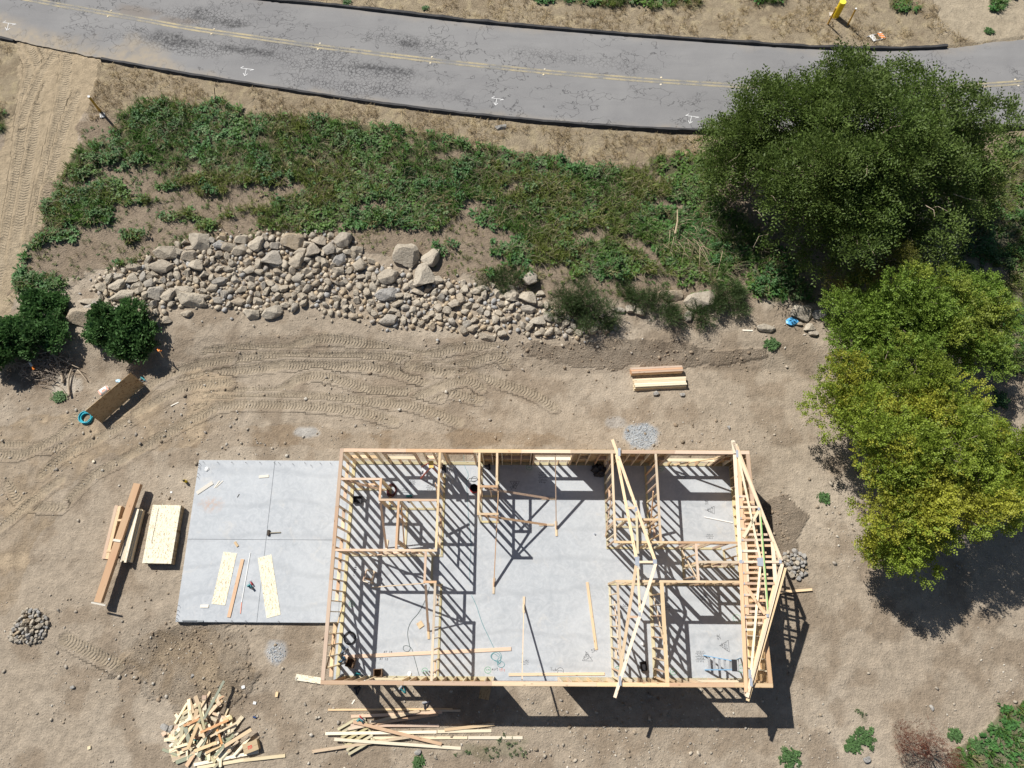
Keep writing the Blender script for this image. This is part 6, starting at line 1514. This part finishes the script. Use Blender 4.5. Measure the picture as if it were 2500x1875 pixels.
# shrubs and trees ------------------------------------------------
def sprig(n, L, w, spread, r_, droop=.3, l0=3.0, l1=5.0):
    """leafy twig: n leaflets along a short arc, pointing +x"""
    V = []; F = []; S = []
    for i in range(n):
        f = (i + .5) / n; o = np.array([L * f, 0, -droop * L * f * f]); sd = 1 if i % 2 else -1
        d = np.array([.55, sd * spread, r_.uniform(-.35, .35)]); d = d / np.linalg.norm(d); l = w * r_.uniform(l0, l1) * (1 - .4 * f)
        u = np.cross(d, [r_.normal(0, .5), r_.normal(0, .5), 1]); u = u / np.linalg.norm(u) * w
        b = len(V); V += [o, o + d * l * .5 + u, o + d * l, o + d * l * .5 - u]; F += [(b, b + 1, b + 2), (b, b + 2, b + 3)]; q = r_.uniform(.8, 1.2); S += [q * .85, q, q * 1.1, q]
    return np.array(V), np.array(F), np.array(S)
def oriented_scatter(name, temps, P, D, sc, cols, mat, parent, origin, roll=None):
    """template +x goes to D"""
    N = len(P); r_ = np.random.default_rng(N); pick = r_.integers(0, len(temps), N); D = D / np.linalg.norm(D, axis=1, keepdims=True)
    up = np.array([0, 0, 1.0]) + r_.normal(0, .45, (N, 3)); Yv = np.cross(up, D); Yv /= np.linalg.norm(Yv, axis=1, keepdims=True); Zv = np.cross(D, Yv)
    AV, AF, AC = [], [], []; base = 0
    for t, (V, F, S) in enumerate(temps):
        k = pick == t; n = int(k.sum())
        if not n: continue
        W = P[k][:, None] + sc[k][:, None, None] * (V[None, :, 0:1] * D[k][:, None] + V[None, :, 1:2] * Yv[k][:, None] + V[None, :, 2:3] * Zv[k][:, None])
        AV.append(W.reshape(-1, 3)); AF.append((F[None] + (base + np.arange(n) * len(V))[:, None, None]).reshape(-1, 3)); AC.append((cols[k][:, None, :] * S[None, :, None]).reshape(-1, 3)); base += n * len(V)
    me = mesh_np(name, np.concatenate(AV) - np.asarray(origin), np.concatenate(AF), 3); color_attr(me, 'Col', np.concatenate(AC)); me.materials.append(mat)
    return _link(bpy.data.objects.new(name, me), parent, Matrix.Translation(origin))
def limb(bm, a, b, r0, r1, r_, wig=.12, n=5):
    a, b = Vector(a), Vector(b); L = (b - a).length; pts = []
    for k in range(n + 1):
        f = k / n; w = Vector((r_.normal(0, wig), r_.normal(0, wig), r_.normal(0, wig))) * L * .3 * math.sin(math.pi * f); pts.append(a.lerp(b, f) + w + Vector((0, 0, .12 * L * math.sin(math.pi * f) * .5)))
    bm_tube(bm, pts, r0, 6, r1=r1); return pts
def tree(name, label, base, lobes, temps, n_sprigs, clump, cols, seed, trunk_r, outward=.8, drop=0.0, sc=(.8, 1.3), cat='tree', fill=.35, bark=BARK, lift=.25, yellow=None, clr=.55):
    """lobes: (centre Vector, radius xy, radius z)"""
    r_ = np.random.default_rng(seed); base = Vector(base); t_ = thing(name, label, cat, base)
    bm = bmesh.new(); cen = sum((l[0] for l in lobes), Vector()) / len(lobes)
    fork = base.lerp(Vector((cen.x, cen.y, cen.z)), .35); bm_tube(bm, [base - Vector((0, 0, .3)), base.lerp(fork, .5) + Vector((.05, .03, 0)), fork], trunk_r * 1.25, 9, r1=trunk_r * .8)
    bm_obj('trunk', bm, bark, t_)
    cl = []; bm = bmesh.new()
    areas = np.array([l[1] * l[1] + l[1] * l[2] for l in lobes]); tot = int(n_sprigs)
    for (c, rx_, rz_), ar in zip(lobes, areas):
        limb(bm, fork, c - Vector((0, 0, rz_ * .35)), trunk_r * .55, trunk_r * .16, r_)
        m = max(5, int(ar / clump ** 2 * 1.15))
        for _ in range(m):
            d = r_.normal(size=3); d[2] = d[2] * .8 + .35; d /= np.linalg.norm(d); f = r_.uniform(.62, 1.0) if r_.random() > fill else r_.uniform(.2, .7)
            q = np.array([c.x, c.y, c.z]) + d * np.array([rx_, rx_, rz_]) * f; cl.append((q, d, clump * r_.uniform(.65, 1.3), r_.uniform(.8, 1.2)))
            if r_.random() < .55: limb(bm, c - Vector((0, 0, rz_ * .3)), Vector(q), trunk_r * .14, trunk_r * .05, r_, .2, 4)
    bm_obj('limbs', bm, bark, t_)
    w_ = np.array([q[2] ** 2 for q in cl]); w_ /= w_.sum(); idx = r_.choice(len(cl), tot, p=w_)
    Q = np.array([q[0] for q in cl])[idx]; Dn = np.array([q[1] for q in cl])[idx]; Rr = np.array([q[2] for q in cl])[idx]; br = np.array([q[3] for q in cl])[idx]
    off = r_.normal(size=(tot, 3)); off /= np.linalg.norm(off, axis=1, keepdims=True); off[:, 2] = np.where(r_.random(tot) < .75, np.abs(off[:, 2]), off[:, 2]); rad = Rr * r_.uniform(.35, 1.0, tot) ** .6
    P = Q + off * rad[:, None] * np.array([1, 1, clr])
    D = off * outward + Dn * .35 + np.array([0, 0, lift - drop]) + r_.normal(0, .25, (tot, 3))
    ca = np.array(cols[0]); cb = np.array(cols[1]); m_ = (r_.random(tot) * .5 + .5 * fbm(P[:, 0] * .7, P[:, 1] * .7, seed + 5, 3))[:, None]
    col = (ca * (1 - m_) + cb * m_) * br[:, None]
    if yellow is not None: col = np.where((fbm(P[:, 0] * .5, P[:, 1] * .5, seed + 9, 3) + r_.normal(0, .05, tot) > .54)[:, None], np.array(yellow) * br[:, None], col)
    oriented_scatter('crown', temps, P, D, r_.uniform(*sc, tot), col, LEAF, t_, base)
    return t_
SP_W = [sprig(8, .45, .024, .7, vr, .55, 5, 8) for _ in range(6)]     # narrow drooping
SP_F = [sprig(7, .32, .034, 1.1, vr, .12, 3.2, 4.6) for _ in range(6)]    # feathery
SP_B = [sprig(7, .22, .042, 1.1, vr, .3) for _ in range(6)]      # broad
SP_N = [sprig(7, .22, .011, .7, vr, .05) for _ in range(6)]     # needle-like
def lobe(px, py, z, r, rz): return (at(px, py, z), r, rz)
big = [lobe(1800, 370, 3.4, 2.0, 1.7), lobe(1880, 330, 4.4, 2.1, 1.7), lobe(2060, 240, 5.2, 2.0, 1.8), lobe(1960, 300, 5.0, 1.9, 1.6), lobe(2230, 300, 5.2, 2.3, 1.8), lobe(2320, 350, 4.5, 2.0, 1.6), lobe(2120, 350, 6.0, 2.3, 1.8), lobe(2000, 420, 5.4, 2.2, 1.7), lobe(1840, 460, 3.6, 1.9, 1.6), lobe(2220, 440, 5.2, 2.4, 1.8), lobe(2080, 510, 4.4, 2.3, 1.7), lobe(1930, 530, 3.3, 1.9, 1.5), lobe(2230, 540, 3.6, 2.1, 1.6), lobe(2090, 590, 3.0, 1.8, 1.3), lobe(2330, 460, 3.4, 1.8, 1.5)]
tree('pepper_tree', 'huge dark green feathery tree overhanging the road', GP(2010, 560), big, SP_W, 24000, .7, ((.085, .145, .028), (.15, .205, .05)), 5, .34, drop=.25, sc=(.8, 1.5), lift=.3, fill=.3)
top2 = [lobe(2120, 760, 3.2, 1.7, 1.2), lobe(2230, 730, 3.8, 1.8, 1.2), lobe(2350, 740, 3.4, 1.8, 1.2), lobe(2420, 770, 2.8, 1.3, 1.0), lobe(2170, 840, 3.3, 1.9, 1.2), lobe(2280, 830, 3.8, 1.9, 1.2), lobe(2370, 850, 3.0, 1.5, 1.1), lobe(2080, 850, 2.6, 1.2, 1.0)]
tree('acacia_tree', 'mid green layered tree, the upper of the two feathery trees', GP(2230, 850), top2, SP_F, 11500, .5, ((.13, .22, .03), (.20, .285, .045)), 6, .2, sc=(.7, 1.15), lift=.12, fill=.4, yellow=(.24, .295, .045), clr=.25)
top3 = [lobe(2100, 960, 3.2, 1.8, 1.2), lobe(2230, 950, 3.8, 1.8, 1.2), lobe(2330, 1010, 3.8, 1.7, 1.2), lobe(2150, 1070, 4.0, 1.9, 1.3), lobe(2290, 1100, 4.4, 2.0, 1.3), lobe(2440, 1090, 3.6, 1.7, 1.2), lobe(2200, 1200, 3.8, 1.9, 1.3), lobe(2320, 1220, 3.8, 1.9, 1.3), lobe(2210, 1310, 2.8, 1.7, 1.2), lobe(2060, 1010, 2.6, 1.3, 1.0), lobe(2500, 1140, 3.4, 1.6, 1.1), lobe(2420, 1210, 3.2, 1.4, 1.0), lobe(2140, 1330, 1.9, 1.0, .9)]
tree('acacia_tree', 'yellow green layered tree casting a dappled shadow on the soil', GP(2270, 1190), top3, SP_F, 17000, .5, ((.18, .26, .03), (.26, .325, .045)), 8, .25, sc=(.7, 1.15), lift=.12, fill=.4, yellow=(.34, .355, .045), clr=.25)
conf = [lobe(2040, 690, 2.2, .7, .9), lobe(2110, 660, 3.2, .6, .9), lobe(2180, 640, 3.6, .55, 1.0), lobe(2190, 605, 4.2, .3, .7), lobe(2140, 690, 2.6, .8, .9), lobe(2060, 730, 1.6, .8, .8), lobe(2240, 640, 3.2, .5, .4)]
tree('juniper_tree', 'small ragged conifer between the huge tree and the feathery trees', GP(2110, 740), conf, SP_N, 3400, .3, ((.14, .16, .03), (.22, .21, .045)), 9, .12, sc=(.8, 1.4), lift=.2)
def bush(name, label, px, py, lobes, temps, n, clump, cols, seed, **kw):
    return tree(name, label, GP(px, py), lobes, temps, n, clump, cols, seed, .05, cat='shrub', **kw)
DG = ((.075, .17, .05), (.115, .215, .07))
bush('leafy_bush', 'dark green large-leaved bush right of the brush pile', 285, 830, [lobe(255, 790, .75, .75, .45), lobe(310, 780, .85, .75, .45), lobe(345, 815, .7, .65, .45), lobe(305, 835, .55, .7, .4), lobe(240, 820, .5, .5, .35), lobe(345, 855, .35, .5, .3)], SP_B, 1900, .3, DG, 12, sc=(.8, 1.4), bark=TWIG)
bush('leafy_bush', 'dark green large-leaved bush at the left edge of the photo', 60, 860, [lobe(60, 815, .85, .85, .5), lobe(125, 805, .8, .75, .45), lobe(5, 840, .8, .9, .5), lobe(95, 745, .6, .7, .4), lobe(0, 880, .5, .5, .35), lobe(140, 740, .5, .5, .35)], SP_B, 2700, .3, DG, 13, sc=(.8, 1.4), bark=TWIG)
SG = ((.06, .105, .035), (.095, .14, .05))
for i, (lab, b0, lo, n) in enumerate((('largest dark green fine-leaved shrub right of the rock heap', (1420, 770), [(1400, 720, .9, .8, .55), (1440, 740, 1.0, .9, .6), (1370, 740, .7, .7, .5), (1420, 780, .6, .8, .5), (1480, 770, .6, .6, .45), (1490, 795, .3, .4, .3)], 3000), ('dark green fine-leaved shrub left of the slanting boulder', (1600, 760), [(1560, 725, .6, .7, .4), (1610, 745, .7, .7, .45), (1640, 770, .6, .6, .4), (1530, 720, .4, .5, .3)], 1900), ('dark green shrub right of the slanting boulder', (1780, 745), [(1770, 725, .7, .7, .45), (1800, 740, .6, .6, .4)], 1100), ('low dark green shrub under the slanting boulder', (1725, 770), [(1725, 765, .5, .7, .35)], 700), ('dark green shrub above the right end of the rock heap', (1245, 685), [(1240, 680, .6, .65, .45)], 700), ('small dark green shrub between the heap and the round boulder', (1190, 700), [(1185, 695, .4, .4, .3), (1310, 690, .3, .4, .3)], 420), ('small green shrub on the slope above the slanting boulder', (1515, 680), [(1515, 680, .4, .45, .3)], 420))):
    bush('green_shrub', lab, *b0, [lobe(*q) for q in lo], SP_N, int(n * 1.25), .24, SG, 20 + i, sc=(1.0, 1.7), lift=.7, bark=TWIG)
for i, (lab, b0, lo, n) in enumerate((('round blue-green bush standing out on the weedy slope', (998, 465), [(995, 440, .7, .7, .55)], 600), ('round green bush on the upper left of the weedy slope', (700, 440), [(700, 425, .6, .7, .5)], 500))):
    bush('green_bush', lab, *b0, [lobe(*q) for q in lo], SP_B, n, .25, ((.05, .095, .045), (.07, .12, .055)), 40 + i, sc=(.6, 1.0), bark=TWIG)
bush('dead_shrub', 'dead shrub with rusty red needles at the lower right', 2265, 1835, [lobe(2200, 1800, .8, .45, .5), lobe(2260, 1790, .9, .5, .5), lobe(2300, 1830, .7, .5, .45), lobe(2230, 1840, .5, .6, .4), lobe(2325, 1850, .6, .3, .3)], SP_N, 1150, .2, ((.15, .055, .035), (.21, .08, .05)), 50, sc=(.8, 1.2), bark=TWIG, lift=.7, fill=.1)
# bare twigs showing in the crown of the huge tree
bt = random.Random(91); big_o = bpy.data.objects['pepper_tree']; bm = bmesh.new()
for k in range(70):
    c, rx_, rz_ = bt.choice(big); d = Vector((bt.gauss(0, 1), bt.gauss(0, 1), abs(bt.gauss(0, .8)))).normalized(); p = c + Vector((d.x * rx_, d.y * rx_, d.z * rz_)) * .75; q = c + Vector((d.x * rx_, d.y * rx_, d.z * rz_)) * 1.05 + Vector((bt.gauss(0, .3), bt.gauss(0, .3), .1)); bm_tube(bm, [p, p.lerp(q, .5) + Vector((bt.gauss(0, .1), bt.gauss(0, .1), .05)), q], .018, 4, r1=.005)
bm_obj('bare_twigs', bm, DEADWOOD, big_o)['kind'] = 'stuff'
# brush pile and fallen branches
def branch(label, pts, r0, r1, mat=DEADWOOD, name='branch', z=None, group=None):
    w = [GP(a, b, (z or .1) * (1 + .3 * (i % 2))) for i, (a, b) in enumerate(pts)]
    bm = bmesh.new(); bm_tube(bm, catmull(w, 4), r0, 6, r1=r1); return tag(bm_obj(name, bm, mat, sm=True), label, 'branch', group)
B1 = lambda pts: crop(0, 850, 4.424, pts)
branch('thick pale fallen branch curving down beside the green weed', B1([(545, 50), (620, 120), (650, 220), (690, 330), (690, 385)]), .035, .07)
branch('pale straight branch right of the thick curved one', B1([(795, 210), (765, 330), (755, 430), (768, 525)]), .035, .06)
branch('short leaning pole right of the brush pile, casting a shadow', B1([(850, 240), (905, 300), (955, 365)]), .05, .02, z=.06)
branch('pale branch at the top of the brush pile', B1([(330, 35), (400, 65), (480, 75), (600, 55)]), .04, .02, z=.25)
branch('long thin grey branch crossing the brush pile', B1([(560, 60), (680, 130), (790, 190), (900, 240)]), .03, .015, z=.22)
branch('short pale branch low in front of the brush pile', B1([(590, 390), (660, 420), (720, 500), (740, 560)]), .02, .012, z=.06)
tw = bmesh.new(); tr_ = random.Random(17)
for k in range(260):
    x, y = tr_.gauss(480, 170), tr_.gauss(220, 85)
    if not (20 < x < 820 and 20 < y < 420): continue
    a = tr_.uniform(0, 6.28); L = tr_.uniform(40, 150); c = B1([(x, y)])[0]; c2 = B1([(x + L * math.cos(a), y + L * .6 * math.sin(a))])[0]
    p, q = GP(*c, tr_.uniform(.03, .4)), GP(*c2, tr_.uniform(.02, .35)); m_ = p.lerp(q, .5) + Vector((tr_.gauss(0, .06), tr_.gauss(0, .06), tr_.uniform(0, .1))); bm_tube(tw, [p, m_, q], tr_.uniform(.010, .024), 4, r1=.005)
tag(bm_obj('brush_pile', tw, TWIG), 'tangled pile of dry grey brown brush at the left edge', 'brush pile', kind='stuff')
p = GP(66, 897); t_ = thing('paint_marker', 'white and orange tube lying on the brush pile', 'tube', p + Vector((0, 0, .3))); a, b = GP(86, 892, .42), GP(92, 902, .40); bm = bmesh.new(); bm_tube(bm, [a, b], .05, 8); bm_obj('tube', bm, WHITE, t_); bm = bmesh.new(); bm_tube(bm, [b, b + (b - a) * .7], .05, 8); bm_obj('cap', bm, ORANGE, t_)
tw = bmesh.new()
F1 = lambda pts: crop(1200, 450, 3.16, pts)
for k in range(46):
    x, y = tr_.gauss(1500, 90), tr_.gauss(440, 70); a = tr_.choice((.9, .7, 1.1, 1.6, .5)) + tr_.gauss(0, .2); L = tr_.uniform(40, 190)
    p = GP(*F1([(x, y)])[0], tr_.uniform(.15, .4)); q = GP(*F1([(x + L * math.cos(a), y + L * math.sin(a))])[0], tr_.uniform(.1, .35)); bm_tube(tw, [p, p.lerp(q, .5) + Vector((0, 0, .08)), q], tr_.uniform(.006, .02), 4, r1=.004)
p, q = GP(*F1([(1415, 240)])[0], .5), GP(*F1([(1400, 420)])[0], .45); bm_tube(tw, [p, p.lerp(q, .5) + Vector((.05, 0, .05)), q], .02, 5, r1=.045)
tag(bm_obj('fallen_branches', tw, plain('bleached_branch', (.48, .38, .25), .85, var=.3)), 'bleached fallen branches tangled in the green slope', 'branches', kind='stuff')
bm = bmesh.new(); c_ = GP(2265, 1838)
for k in range(60):
    a = tr_.uniform(0, 6.28); L = tr_.uniform(.4, 1.1); bm_tube(bm, [c_, c_ + Vector((math.cos(a) * L * .5, math.sin(a) * L * .5, .28)), c_ + Vector((math.cos(a) * L, math.sin(a) * L, tr_.uniform(.25, .7)))], .014, 4, r1=.004)
bm_obj('bare_twigs', bm, TWIG, bpy.data.objects['dead_shrub'])['kind'] = 'stuff'

0 and print('TRIS', sum(len(o.data.loop_triangles) if not o.data.calc_loop_triangles() else 0 for o in bpy.data.objects if o.type == 'MESH' and o.data.users <= 1))
